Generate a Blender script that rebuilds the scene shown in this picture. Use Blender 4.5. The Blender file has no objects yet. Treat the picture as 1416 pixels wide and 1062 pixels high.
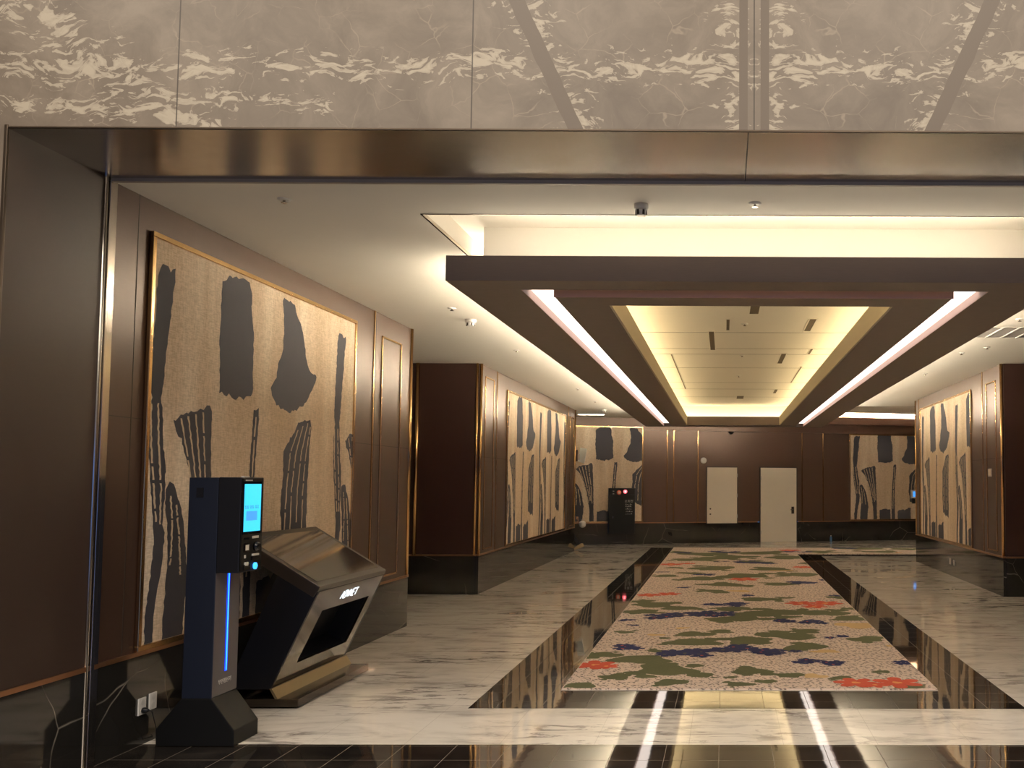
import bpy, bmesh, math, random
from mathutils import Vector, Matrix, Euler
R = random.Random(7)
C = bpy.context.scene.collection
SC = bpy.context.scene
PI = math.pi

# ------------------------------------------------------------------ camera
F_PX, PX, PY = 1280.0, 1010.42, 595.26
cd = bpy.data.cameras.new('camera'); cam = bpy.data.objects.new('camera', cd); C.objects.link(cam)
cd.sensor_fit = 'HORIZONTAL'; cd.sensor_width = 36.0; cd.lens = F_PX / 1416 * 36
cd.shift_x = (708 - PX) / 1416; cd.shift_y = (PY - 531) / 1416
cd.clip_start = 0.05; cd.clip_end = 200
def cam_axes():
    pi_, ya, ro = [math.radians(a) for a in (3.297, 0.387, 0.161)]
    def rot(v):
        x, y, z = v
        c, s = math.cos(ya), math.sin(ya); x, z = c*x - s*z, s*x + c*z
        c, s = math.cos(pi_), math.sin(pi_); y, z = c*y - s*z, s*y + c*z
        c, s = math.cos(ro), math.sin(ro); x, y = c*x + s*y, -s*x + c*y
        return (x, y, z)
    ex, ey, ez = rot((1,0,0)), rot((0,1,0)), rot((0,0,1))      # images of world right / up / forward
    m = Matrix.Identity(4)
    for k in range(3):                                          # camera axes written in blender world (right, depth, up)
        sgn = (1, 1, -1)[k]
        m[0][k], m[1][k], m[2][k] = sgn*ex[k], sgn*ez[k], sgn*ey[k]
    m[0][3], m[1][3], m[2][3] = 0, 0, 1.65
    return m
cam.matrix_world = cam_axes()
SC.camera = cam
SC.view_settings.view_transform = 'Standard'; SC.view_settings.look = 'None'
SC.view_settings.gamma = 1.0; SC.view_settings.use_curve_mapping = False
SC.view_settings.exposure = 0.78
SC.cycles.max_bounces = 10; SC.cycles.diffuse_bounces = 5; SC.cycles.glossy_bounces = 6
SC.cycles.sample_clamp_indirect = 6.0; SC.cycles.caustics_reflective = True; SC.cycles.blur_glossy = 0.5

# ------------------------------------------------------------------ light
W = bpy.data.worlds.new('dusk'); SC.world = W; W.use_nodes = True
W.node_tree.nodes['Background'].inputs[0].default_value = (0.12, 0.34, 1.0, 1)
W.node_tree.nodes['Background'].inputs[1].default_value = 0.65
COVE, COFFER, SLOT, HALL = 27.0, 18.0, 1.4, 112.0        # strengths: cove strips, coffer strips, slot diffusers, hall downlights
WARM = (1.0, 0.87, 0.66)
def hall_light(x, y, z, e, size=2.6, col=(1.0, 0.88, 0.73)):
    l = bpy.data.lights.new('hall_light', 'AREA'); l.energy = e; l.size = size; l.color = col
    o = bpy.data.objects.new('hall_light', l); o.location = (x, y, z); C.objects.link(o)
for hx in (-6, -2, 2, 6):
    for hy in (-7.5, -3.0, 1.0): hall_light(hx, hy, 7.3, HALL)

# ------------------------------------------------------------------ mesh helpers
class MB:
    def __init__(s): s.bm = bmesh.new(); s.mats = []
    def mi(s, m):
        if m is None: return 0
        if m not in s.mats: s.mats.append(m)
        return s.mats.index(m)
    def face(s, pts, m=None):
        vs = [s.bm.verts.new(p) for p in pts]
        f = s.bm.faces.new(vs); f.material_index = s.mi(m); return f
    def hexa(s, p, m=None):                                     # 8 points: bottom ring then top ring
        v = [s.bm.verts.new(q) for q in p]; k = s.mi(m)
        for q in ((0,3,2,1),(4,5,6,7),(0,1,5,4),(1,2,6,5),(2,3,7,6),(3,0,4,7)):
            f = s.bm.faces.new([v[i] for i in q]); f.material_index = k
        return s
    def box(s, x0, x1, y0, y1, z0, z1, m=None):
        return s.hexa([(x0,y0,z0),(x1,y0,z0),(x1,y1,z0),(x0,y1,z0),(x0,y0,z1),(x1,y0,z1),(x1,y1,z1),(x0,y1,z1)], m)
    def prism(s, a, b, m=None):                                 # two matching rings of points
        k = s.mi(m); va = [s.bm.verts.new(q) for q in a]; vb = [s.bm.verts.new(q) for q in b]; n = len(a)
        fs = [s.bm.faces.new(va[::-1]), s.bm.faces.new(vb)]
        for i in range(n): fs.append(s.bm.faces.new([va[i], va[(i+1)%n], vb[(i+1)%n], vb[i]]))
        for f in fs: f.material_index = k
        return s
    def lathe(s, prof, c=(0,0,0), n=20, axis='z', m=None):       # profile [(r, h)]
        k = s.mi(m); rings = []
        for r, h in prof:
            ring = []
            for i in range(n):
                a = 2*PI*i/n; x, y = r*math.cos(a), r*math.sin(a)
                p = {'z': (x, y, h), 'y': (x, h, y), 'x': (h, x, y)}[axis]
                ring.append(s.bm.verts.new((p[0]+c[0], p[1]+c[1], p[2]+c[2])))
            rings.append(ring)
        for a, b in zip(rings, rings[1:]):
            for i in range(n):
                f = s.bm.faces.new([a[i], a[(i+1)%n], b[(i+1)%n], b[i]]); f.material_index = k; f.smooth = True
        for ring in (rings[0][::-1], rings[-1]):
            f = s.bm.faces.new(ring); f.material_index = k
        return s
    def tube(s, pts, r, n=8, m=None):
        k = s.mi(m); rings = []; pts = [Vector(p) for p in pts]
        for i, p in enumerate(pts):
            d = (pts[min(i+1, len(pts)-1)] - pts[max(i-1, 0)]).normalized()
            u = d.cross(Vector((0,0,1)));
            if u.length < 1e-3: u = d.cross(Vector((1,0,0)))
            u.normalize(); w = d.cross(u)
            rings.append([s.bm.verts.new(p + r*(math.cos(2*PI*j/n)*u + math.sin(2*PI*j/n)*w)) for j in range(n)])
        for a, b in zip(rings, rings[1:]):
            for j in range(n):
                f = s.bm.faces.new([a[j], a[(j+1)%n], b[(j+1)%n], b[j]]); f.material_index = k; f.smooth = True
        for ring in (rings[0], rings[-1][::-1]):
            f = s.bm.faces.new(ring); f.material_index = k
        return s
    def solid(s, xs, ys, zs, full, m=None):                      # grid solid, only its outer faces
        k = s.mi(m); nx, ny, nz = len(xs)-1, len(ys)-1, len(zs)-1; V = {}
        def v(i, j, q):
            if (i,j,q) not in V: V[(i,j,q)] = s.bm.verts.new((xs[i], ys[j], zs[q]))
            return V[(i,j,q)]
        def on(i, j, q): return 0 <= i < nx and 0 <= j < ny and 0 <= q < nz and full((xs[i]+xs[i+1])/2, (ys[j]+ys[j+1])/2, (zs[q]+zs[q+1])/2)
        for i in range(nx):
            for j in range(ny):
                for q in range(nz):
                    if not on(i,j,q): continue
                    for d, quad in (((-1,0,0), ((i,j,q),(i,j,q+1),(i,j+1,q+1),(i,j+1,q))), ((1,0,0), ((i+1,j,q),(i+1,j+1,q),(i+1,j+1,q+1),(i+1,j,q+1))),
                                    ((0,-1,0), ((i,j,q),(i+1,j,q),(i+1,j,q+1),(i,j,q+1))), ((0,1,0), ((i,j+1,q),(i,j+1,q+1),(i+1,j+1,q+1),(i+1,j+1,q))),
                                    ((0,0,-1), ((i,j,q),(i,j+1,q),(i+1,j+1,q),(i+1,j,q))), ((0,0,1), ((i,j,q+1),(i+1,j,q+1),(i+1,j+1,q+1),(i,j+1,q+1)))):
                        if not on(i+d[0], j+d[1], q+d[2]):
                            f = s.bm.faces.new([v(*c) for c in quad]); f.material_index = k
        return s
    def build(s, name, mat=None, parent=None, bevel=0, mw=None):
        bmesh.ops.recalc_face_normals(s.bm, faces=s.bm.faces[:])
        me = bpy.data.meshes.new(name); s.bm.to_mesh(me); s.bm.free()
        for m in (s.mats or [mat]): me.materials.append(m)
        o = bpy.data.objects.new(name, me); C.objects.link(o)
        if parent: o.parent = parent
        if mw is not None: o.matrix_world = mw
        if bevel:
            b = o.modifiers.new('bevel', 'BEVEL'); b.width = bevel; b.segments = 2; b.limit_method = 'ANGLE'; b.angle_limit = 0.6
        return o
def tag(o, label, cat, group=None, kind=None):
    o['label'] = label; o['category'] = cat
    if group: o['group'] = group
    if kind: o['kind'] = kind
    return o
def thing(name, label, cat, loc=(0,0,0), rz=0, group=None):
    o = bpy.data.objects.new(name, None); C.objects.link(o); o.empty_display_size = 0.1
    o.location = loc; o.rotation_euler = (0,0,rz)
    return tag(o, label, cat, group)
def struct(o): o['kind'] = 'structure'; return o
def copy_tree(o, loc, label, parent=None):
    c = o.copy(); C.objects.link(c)
    c.location = loc; c['label'] = label
    for ch in list(o.children):
        d = ch.copy(); C.objects.link(d); d.parent = c
    return c

# ------------------------------------------------------------------ materials
class N:
    def __init__(s, name):
        s.m = bpy.data.materials.new(name); s.m.use_nodes = True; s.t = s.m.node_tree
        s.b = s.t.nodes['Principled BSDF']; s._c = None
    def n(s, typ, **kw):
        q = s.t.nodes.new('ShaderNode' + typ)
        for k, v in kw.items():
            if k in q.inputs: s.put(q.inputs[k], v)
            else: setattr(q, k, v)
        return q
    def put(s, sock, v):
        if isinstance(v, bpy.types.NodeSocket): s.t.links.new(v, sock)
        elif isinstance(v, bpy.types.Node): s.t.links.new(v.outputs[0], sock)
        else: sock.default_value = v
    def co(s):
        if not s._c: s._c = s.n('TexCoord').outputs['Object']
        return s._c
    def map(s, scale=(1,1,1), loc=(0,0,0), rot=(0,0,0), src=None):
        q = s.n('Mapping'); s.put(q.inputs['Vector'], src or s.co())
        q.inputs['Scale'].default_value = scale; q.inputs['Location'].default_value = loc; q.inputs['Rotation'].default_value = rot
        return q.outputs[0]
    def noise(s, vec, scale=1, detail=4, rough=0.55, dist=0):
        q = s.n('TexNoise'); s.put(q.inputs['Vector'], vec)
        q.inputs['Scale'].default_value = scale; q.inputs['Detail'].default_value = detail
        q.inputs['Roughness'].default_value = rough; q.inputs['Distortion'].default_value = dist
        return q.outputs[0]
    def math(s, op, a, b=0.0, c=0.0, clamp=False):
        q = s.n('Math'); q.operation = op; q.use_clamp = clamp
        s.put(q.inputs[0], a); s.put(q.inputs[1], b); s.put(q.inputs[2], c)
        return q.outputs[0]
    def sep(s, vec):
        q = s.n('SeparateXYZ'); s.put(q.inputs[0], vec); return q.outputs
    def ramp(s, fac, stops, mode='LINEAR'):
        q = s.n('ValToRGB'); s.put(q.inputs[0], fac); e = q.color_ramp; e.interpolation = mode
        while len(e.elements) < len(stops): e.elements.new(0.5)
        for el, (p, c) in zip(e.elements, stops):
            el.position = p; el.color = (c, c, c, 1) if isinstance(c, (int, float)) else (*c, 1)
        return q.outputs[0]
    def mix(s, f, a, b, mode='MIX'):
        q = s.n('Mix'); q.data_type = 'RGBA'; q.blend_type = mode
        col = lambda v: (*v, 1) if isinstance(v, tuple) else v
        s.put(q.inputs[0], f); s.put(q.inputs[6], col(a)); s.put(q.inputs[7], col(b))
        return q.outputs[2]
    def mixv(s, vec, other, f):                                  # warped coordinates
        q = s.n('VectorMath'); q.operation = 'MULTIPLY_ADD'; s.put(q.inputs[0], other); q.inputs[1].default_value = (f,f,f); s.put(q.inputs[2], vec)
        return q.outputs[0]
    def grid(s, vec, sx, sy, w):                                 # 1 on the joints of a sx by sy grid of the xy plane
        x, y, _ = s.sep(vec); out = None
        for c, d in ((x, sx), (y, sy)):
            if not d: continue
            f = s.math('FRACT', s.math('DIVIDE', c, d)); f = s.math('MULTIPLY', f, d)
            l = s.math('LESS_THAN', f, w); out = l if out is None else s.math('MAXIMUM', out, l)
        return out
    def set(s, color=None, rough=None, metal=None, spec=None, emit=None, es=1.0, coat=None, ior=None, bump=None, bs=0.1, bd=0.01):
        I = s.b.inputs
        if color is not None: s.put(I['Base Color'], (*color, 1) if isinstance(color, tuple) else color)
        if rough is not None: s.put(I['Roughness'], rough)
        if metal is not None: s.put(I['Metallic'], metal)
        if spec is not None: s.put(I['Specular IOR Level'], spec)
        if ior is not None: s.put(I['IOR'], ior)
        if coat is not None: s.put(I['Coat Weight'], coat); s.put(I['Coat Roughness'], 0.04)
        if emit is not None: s.put(I['Emission Color'], (*emit, 1) if isinstance(emit, tuple) else emit); s.put(I['Emission Strength'], es)
        if bump is not None:
            q = s.n('Bump'); q.inputs['Strength'].default_value = bs; q.inputs['Distance'].default_value = bd; s.put(q.inputs['Height'], bump)
            s.put(I['Normal'], q.outputs[0])
        return s.m
def plain(name, col, rough=0.5, metal=0.0, var=0.06, **kw):
    a = N(name); n = a.noise(a.map(), 6, 3)
    c = a.mix(n, tuple(v*(1-var) for v in col), tuple(min(1, v*(1+var)) for v in col))
    return a.set(c, rough, metal, **kw)
def glow(name, col, s):
    a = N(name); return a.set((0.02,0.02,0.02), 0.4, emit=col, es=s)
M = {}
def make_materials():
    # pale streaky marble of the floor
    a = N('pale_marble')
    v = a.map((0.9, 2.3, 1)); wv = a.mixv(v, a.n('TexNoise', Vector=v, Scale=1.3, Detail=3.0).outputs[1], 0.55)
    n1 = a.noise(wv, 1.6, 9, 0.66, 0.6); n2 = a.noise(a.map((0.9, 3.6, 1), (3, 1, 0)), 2.1, 9, 0.72, 1.2)
    col = a.ramp(n1, [(0.30, (0.50,0.46,0.415)), (0.43, (0.76,0.715,0.645)), (0.55, (0.86,0.815,0.74)), (0.75, (0.90,0.86,0.79))])
    dark = a.ramp(n2, [(0.52, 0.0), (0.565, 0.7), (0.66, 0.95)])
    dark = a.math('MULTIPLY', dark, a.ramp(a.noise(a.map((0.6,1,1)), 1.1, 3), [(0.42, 0.0), (0.60, 1.0)]))
    col = a.mix(dark, col, (0.15,0.125,0.115))
    g = a.grid(a.map(loc=(0.22, 0.635, 0)), 0.6, 0.6, 0.003)
    col = a.mix(a.math('MULTIPLY', g, 0.35), col, (0.15,0.12,0.09))
    M['pale'] = a.set(col, 0.04, ior=1.85, bump=a.noise(a.map((1.5,1.5,1)), 2.2, 2), bs=0.05, bd=0.01)
    # dark brown polished tile
    a = N('dark_tile')
    n1 = a.noise(a.map((1, 2.2, 1)), 2.0, 7, 0.6, 0.8)
    col = a.ramp(n1, [(0.35, (0.013,0.011,0.010)), (0.55, (0.024,0.020,0.017)), (0.72, (0.05,0.042,0.035))])
    g = a.grid(a.map(loc=(0.03, 0.03, 0)), 0.33, 0.298, 0.004)
    col = a.mix(a.math('MULTIPLY', g, 0.8), col, (0.20,0.17,0.14))
    M['darktile'] = a.set(col, a.math('MULTIPLY_ADD', g, 0.6, 0.035), spec=a.math('MULTIPLY_ADD', g, -0.42, 0.5), ior=2.3, bump=a.noise(a.map((1.5,1.5,1)), 2.2, 2), bs=0.05, bd=0.01)
    # black marble with fine white veins (wall bases)
    a = N('black_marble')
    v = a.map((1,1,1)); wv = a.mixv(v, a.n('TexNoise', Vector=v, Scale=1.1, Detail=3.0).outputs[1], 0.28)
    vo = a.n('TexVoronoi', feature='DISTANCE_TO_EDGE', Vector=wv, Scale=1.3).outputs[0]
    vein = a.ramp(vo, [(0.0, 1.0), (0.0016, 0.6), (0.0045, 0.0)])
    vein = a.math('MULTIPLY', vein, a.ramp(a.noise(v, 1.6, 2), [(0.46, 0.0), (0.60, 1.0)]))
    col = a.mix(a.noise(v, 3, 5), (0.012,0.011,0.010), (0.030,0.027,0.024))
    col = a.mix(a.math('MULTIPLY', vein, 0.7), col, (0.42,0.38,0.32))
    M['black'] = a.set(col, 0.06, ior=1.55)
    # taupe marble of the portal, bookmatched about one joint
    a = N('taupe_marble')
    x, y, z = a.sep(a.co())
    X0 = 0.147
    p = a.math('ABSOLUTE', a.math('SUBTRACT', x, X0))
    cx = a.n('CombineXYZ'); a.put(cx.inputs[0], p); a.put(cx.inputs[2], z); fv = cx.outputs[0]
    wv = a.mixv(fv, a.n('TexNoise', Vector=fv, Scale=3.0, Detail=4.0).outputs[1], 0.22)
    wx, wy, wz = a.sep(wv)
    def band(coord, c, w): return a.math('SUBTRACT', 1.0, a.math('DIVIDE', a.math('ABSOLUTE', a.math('SUBTRACT', coord, c)), w), clamp=True)
    zb = a.math('ADD', z, a.math('MULTIPLY', a.math('SUBTRACT', a.noise(fv, 1.3, 2), 0.5), 0.35))
    b1 = band(zb, 3.77, 0.15)
    inner = a.math('LESS_THAN', p, 1.46)
    sx = a.math('SUBTRACT', p, a.math('MULTIPLY_ADD', a.math('SUBTRACT', z, 3.45), 0.46, 0.91))     # diagonal dark strip
    b2 = a.math('MULTIPLY', band(a.math('ADD', sx, 0.0), -0.03, 0.22), inner)
    b3 = a.math('MULTIPLY', band(p, 0.12, 0.17), 0.95)
    b4 = a.math('MULTIPLY', band(a.math('ADD', x, a.math('MULTIPLY', z, 1.45)), 2.33, 0.34), a.math('LESS_THAN', x, -2.2))
    b5 = a.math('MULTIPLY', band(zb, 3.55, 0.10), a.math('LESS_THAN', x, -2.0))
    msk = a.math('MAXIMUM', a.math('MAXIMUM', b1, b2), a.math('MAXIMUM', b3, a.math('MAXIMUM', b4, b5)))
    nz = a.noise(a.map((1.0, 1, 2.8), src=wv), 8.0, 5, 0.60, 1.2)
    cream = a.ramp(a.math('ADD', nz, a.math('MULTIPLY', msk, 0.20)), [(0.672, 0.0), (0.69, 0.7), (0.80, 1.0)])
    cream = a.math('MULTIPLY', cream, a.ramp(msk, [(0.02, 0.0), (0.25, 1.0)]))
    strip = a.math('MULTIPLY', a.math('LESS_THAN', a.math('ABSOLUTE', a.math('ADD', sx, a.math('MULTIPLY', a.math('SUBTRACT', a.noise(fv, 5, 3), 0.5), 0.03))), 0.042), inner)
    s2 = a.math('LESS_THAN', a.math('ABSOLUTE', a.math('SUBTRACT', p, 0.055)), 0.022)
    keep = a.math('SUBTRACT', 1.0, a.math('MAXIMUM', strip, s2))
    cream = a.math('MULTIPLY', cream, keep)
    base = a.ramp(a.noise(wv, 2.6, 8, 0.65, 0.6), [(0.3, (0.135,0.105,0.078)), (0.5, (0.185,0.148,0.112)), (0.7, (0.25,0.205,0.158))])
    vo = a.n('TexVoronoi', feature='DISTANCE_TO_EDGE', Vector=wv, Scale=6.0).outputs[0]
    fine = a.math('MULTIPLY', a.ramp(vo, [(0.0, 0.6), (0.02, 0.0)]), a.ramp(a.noise(fv, 4, 3), [(0.48, 0.0), (0.62, 1.0)]))
    base = a.mix(fine, base, (0.34,0.28,0.21))
    base = a.mix(a.math('MAXIMUM', strip, s2), base, (0.135,0.103,0.076))
    col = a.mix(a.math('MULTIPLY', cream, 0.9), base, (0.46,0.40,0.31))
    jl = None
    for xj in (-2.804, -1.301, 0.147, 1.60, 3.05, -4.25, -5.7, 4.5, 5.95):
        q = a.math('LESS_THAN', a.math('ABSOLUTE', a.math('SUBTRACT', x, xj)), 0.0035); jl = q if jl is None else a.math('MAXIMUM', jl, q)
    col = a.mix(a.math('MULTIPLY', jl, 0.85), col, (0.04,0.03,0.022))
    M['taupe'] = a.set(col, 0.38)
    # bronze-brown wall laminate
    def brown(name, c, rough, metal):
        a = N(name); n = a.noise(a.map((1.2, 1.2, 30)), 9, 3)
        col = a.mix(n, tuple(v*0.88 for v in c), tuple(v*1.12 for v in c))
        return a.set(col, rough, metal)
    M['brown'] = brown('brown_laminate', (0.068,0.037,0.025), 0.36, 0.3)
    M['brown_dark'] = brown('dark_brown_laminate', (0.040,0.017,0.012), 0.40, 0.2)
    M['reveal'] = brown('bronze_panel', (0.036,0.019,0.013), 0.5, 0.0)
    M['portal'] = brown('bronze_soffit_panel', (0.56,0.52,0.48), 0.20, 1.0)
    M['soffit'] = brown('soffit_brown', (0.20,0.155,0.128), 0.5, 0.1)
    M['brass'] = plain('brass', (0.55,0.34,0.15), 0.22, 1.0)
    M['dull_brass'] = plain('dull_brass', (0.26,0.21,0.13), 0.35, 0.9)
    M['copper'] = plain('copper_edge', (0.36,0.19,0.10), 0.35, 0.9)
    M['steel'] = plain('brushed_steel', (0.52,0.47,0.42), 0.2, 1.0)
    M['head_trim'] = plain('satin_head_trim', (0.30,0.26,0.22), 0.5, 0.2)
    M['bronze'] = plain('dark_bronze', (0.10,0.075,0.055), 0.28, 0.8)
    M['ceiling'] = plain('ceiling_paint', (0.70,0.665,0.60), 0.8, var=0.02)
    M['lip'] = plain('lit_lip_paint', (0.60,0.53,0.40), 0.7, var=0.02)  # paler than the end lips: their lit look is put into the colour
    M['slotwall'] = plain('slot_side', (0.66,0.46,0.40), 0.6)
    M['slotfront'] = plain('slot_front_lit_copper', (0.85,0.50,0.38), 0.45)  # copper tone brightened to stand in for the light on this band
    M['groove'] = plain('groove_shadow_gap', (0.03,0.02,0.015), 0.6)
    M['cove_glow'] = glow('cove_strip_light', WARM, COVE)
    M['frieze_glow'] = glow('frieze_strip_light', WARM, 1500.0)
    M['lens_glow'] = glow('downlight_lens', (1.0,0.86,0.66), 16.0)
    M['passage_glow'] = glow('passage_fill_glow', (1.0,0.86,0.66), 22.0)  # glow of the added fill panel over the passage
    M['side_glow'] = glow('side_cove_strip_light', WARM, 185.0)
    M['coffer_glow'] = glow('coffer_strip_light', (1.0, 0.78, 0.42), COFFER)
    M['slot_glow'] = glow('slot_diffuser_light', (1.0,0.86,0.76), SLOT)
    # linen
    a = N('linen_canvas')
    v = a.map((26, 26, 3.5)); v2 = a.map((3.5, 3.5, 26))
    n = a.math('MULTIPLY', a.math('ADD', a.noise(v, 6, 2), a.noise(v2, 6, 2)), 0.5)
    big = a.noise(a.map((2.2, 1, 0.22), (1.3, 0, 0)), 1.4, 3, 0.5, 0.3)
    col = a.ramp(big, [(0.36, (0.66,0.51,0.36)), (0.5, (0.71,0.56,0.41)), (0.62, (0.80,0.67,0.52))])
    col = a.mix(a.ramp(n, [(0.40, 0.0), (0.60, 1.0)]), a.mix(1.0, col, (0.72,0.70,0.66), 'MULTIPLY'), col)
    M['linen'] = a.set(col, 0.9, bump=n, bs=0.25, bd=0.002)
    a = N('charcoal_paint'); n = a.noise(a.map((20,20,20)), 8, 3)
    M['stroke'] = a.set(a.mix(n, (0.026,0.025,0.034), (0.044,0.041,0.052)), 0.8)
    a = N('scratched_linen'); M['scratch'] = a.set(a.mix(a.noise(a.map((60,60,60)), 3, 2), (0.35,0.26,0.17), (0.75,0.60,0.43)), 0.9)
    # carpet
    a = N('carpet_ground')
    v = a.map((1,1,1)); wvn = a.n('TexWave', wave_type='BANDS', bands_direction='DIAGONAL', Vector=a.map((1,0.55,1)), Scale=17.0, Distortion=3.0, Detail=2.0).outputs[1]
    dots = a.noise(a.map((14, 8, 1)), 2.2, 2, 0.5)
    k = a.math('MULTIPLY', a.ramp(dots, [(0.50, 0.0), (0.57, 1.0)]), a.ramp(wvn, [(0.25, 0.25), (0.6, 1.0)]))
    col = a.mix(a.noise(v, 1.2, 3), (0.66,0.53,0.445), (0.76,0.62,0.53))
    M['rug'] = a.set(a.mix(a.math('MULTIPLY', k, 0.85), col, (0.13,0.095,0.085)), 0.95)
    def pile(name, c, d): 
        a = N(name); return a.set(a.mix(a.noise(a.map((14,14,14)), 4, 3), c, d), 0.95)
    M['green'] = pile('green_pile', (0.080,0.088,0.036), (0.14,0.145,0.068))
    M['navy'] = pile('navy_pile', (0.008,0.010,0.055), (0.020,0.026,0.13))
    M['red'] = pile('red_pile', (0.55,0.06,0.03), (0.68,0.13,0.07))
    M['orange'] = pile('orange_pile', (0.75,0.30,0.10), (0.80,0.38,0.14))
    M['yellow'] = pile('ochre_pile', (0.62,0.42,0.18), (0.66,0.46,0.24))
    # equipment
    M['navy_metal'] = plain('navy_coated_metal', (0.008,0.011,0.022), 0.45, spec=0.3)
    M['grey_metal'] = plain('grey_coated_metal', (0.085,0.078,0.082), 0.42)
    M['black_metal'] = plain('black_coated_metal', (0.006,0.006,0.008), 0.4, spec=0.3)
    M['base_metal'] = plain('olive_black_coated_metal', (0.005,0.005,0.005), 0.5, spec=0.2)
    M['black_gloss'] = plain('black_glass', (0.006,0.006,0.007), 0.08)
    M['desk_glass'] = plain('dark_screen_glass', (0.27,0.25,0.22), 0.07, 0.9)
    M['desk_edge'] = plain('dark_bronze_edge', (0.035,0.025,0.018), 0.3, 0.3)
    M['desk_front'] = plain('bronze_mirror_front', (0.07,0.056,0.044), 0.10, 0.9)
    M['white'] = plain('white_plastic', (0.62,0.60,0.57), 0.4)
    M['sign_white'] = plain('pale_sign_face', (0.86,0.90,0.86), 0.4)
    M['greyplastic'] = plain('grey_plastic', (0.55,0.53,0.50), 0.5)
    M['door'] = plain('cream_door_paint', (0.84,0.77,0.65), 0.5, var=0.02)
    M['vent'] = plain('vent_grey', (0.30,0.28,0.26), 0.6)
    M['slotdark'] = plain('slot_dark', (0.10,0.07,0.04), 0.7)
    M['led_blue'] = glow('blue_led', (0.0,0.035,1.0), 1.6)
    M['led_core'] = glow('blue_led_core', (0.03,0.30,1.0), 1.6)
    M['screen'] = glow('cyan_screen', (0.035,0.50,0.86), 1.0)
    M['screen_block'] = glow('blue_screen_block', (0.05,0.27,0.80), 0.9)
    M['screen_ink'] = glow('screen_ink', (0.03,0.20,0.42), 0.6)
    M['logo'] = glow('lit_white_logo', (0.85,0.95,1.0), 1.1)
    M['red_lamp'] = glow('red_lamp', (1.0,0.10,0.12), 2.2)
    M['lamp_core'] = glow('lamp_core', (1.0,0.45,0.45), 2.0)
    M['red_bell'] = plain('dull_red', (0.75,0.14,0.07), 0.5)
    M['print'] = plain('pale_print', (0.55,0.53,0.50), 0.6)
    M['skin'] = plain('skin', (0.50,0.30,0.20), 0.5)
    M['cloth'] = plain('dark_cloth', (0.02,0.022,0.03), 0.85)
    M['shoe'] = plain('tan_suede', (0.42,0.30,0.17), 0.8)
    M['hair'] = plain('black_hair', (0.01,0.008,0.007), 0.5)
    M['bluebottle'] = plain('blue_plastic', (0.08,0.20,0.42), 0.25)
make_materials()

# ------------------------------------------------------------------ the setting
XL, XR, HC, HB = -3.675, 4.135, 3.453, 0.577
# floor: one sheet cut into dark and pale marble
def floor_build():
    b = MB()
    xs = [-12, -1.876, -1.30, 1.72, 2.233, 13]; ys = [-12.4, 5.965, 6.909, 7.505, 21.4, 21.9, 24.0, 30]
    for i in range(5):
        for j in range(7):
            x, y = (xs[i]+xs[i+1])/2, (ys[j]+ys[j+1])/2
            dark = y < 5.965
            if 6.909 < y < 7.505 and -1.876 < x < 2.233: dark = True
            if 7.505 < y < 24.0 and -1.876 < x < -1.30: dark = True
            if 7.505 < y < 21.9 and 1.72 < x < 2.233: dark = True
            if 21.4 < y < 21.9 and x > 1.72: dark = True
            if 21.9 < y < 24.0 and 1.72 < x: dark = True
            b.box(xs[i], xs[i+1], ys[j], ys[j+1], -0.1, 0.0, M['darktile'] if dark else M['pale'])
    return struct(b.build('floor'))
floor_build()
BA, BB = 26.1327, 0.26785
BW = Matrix.Translation((0, BA, 0)) @ Matrix.Rotation(math.atan(BB), 4, 'Z')       # back wall frame: x along wall, -y to the camera
def seam(b, x0, x1, y0, y1, z0, z1): b.box(x0, x1, y0, y1, z0, z1, M['groove'])
def wall_and_base(side, x0, x1, y0, y1, base_out, mat='brown', top=HC, label=None):
    """wall block from the base top to the ceiling, with its marble base and copper cap as structures"""
    struct(MB().box(x0, x1, y0, y1, HB, top).build('wall_' + side, M[mat]))
    e = 0.012
    struct(MB().box(x0-e, x1+e, y0-e, y1+e, 0, HB-0.014).build('baseboard_' + side, M['black']))
    e = 0.018
    struct(MB().box(x0-e, x1+e, y0-e, y1+e, HB-0.014, HB+0.012).build('trim_base_' + side, M['copper']))
wall_and_base('left', -3.95, XL, 5.50, 10.82, 0)
wall_and_base('left_pier', -5.2, XL, 13.93, 22.78, 0)
wall_and_base('right', XR, 4.45, 5.50, 10.82, 0)
wall_and_base('right_pier', XR, 5.6, 13.74, 19.96, 0)
# alcoves: dark cross walls (faces turned to the camera) and their ends
def cross(side, x0, x1, y): 
    struct(MB().box(x0, x1, y-0.02, y+0.05, HB, HC).build('wall_' + side, M['brown_dark']))
    struct(MB().box(x0, x1, y-0.035, y+0.05, 0, HB-0.014).build('baseboard_' + side, M['black']))
    struct(MB().box(x0, x1, y-0.042, y+0.05, HB-0.014, HB+0.012).build('trim_base_' + side, M['copper']))
cross('left_alcove', -6.6, XL-0.03, 13.93); cross('right_alcove', XR+0.03, 7.0, 13.74)
struct(MB().box(-6.7, -6.6, 5.5, 13.9, 0, HC).build('wall_left_alcove_end', M['brown_dark']))
struct(MB().box(7.0, 7.1, 5.5, 13.9, 0, HC).build('wall_right_alcove_end', M['brown_dark']))
struct(MB().box(-6.6, -3.95, 10.74, 10.82, 0, HC).build('wall_left_return', M['brown_dark']))
struct(MB().box(4.45, 7.0, 10.74, 10.82, 0, HC).build('wall_right_return', M['brown_dark']))
struct(MB().box(-9.0, -5.2, 22.7, 22.78, 0, HC).build('wall_left_passage', M['brown_dark']))
struct(MB().box(5.6, 12.0, 19.88, 19.96, 0, 3.8).build('wall_right_passage', M['brown_dark']))
struct(MB().box(-9.1, -9.0, 22.7, 24.0, 0, HC).build('wall_left_end', M['brown_dark']))
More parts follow.
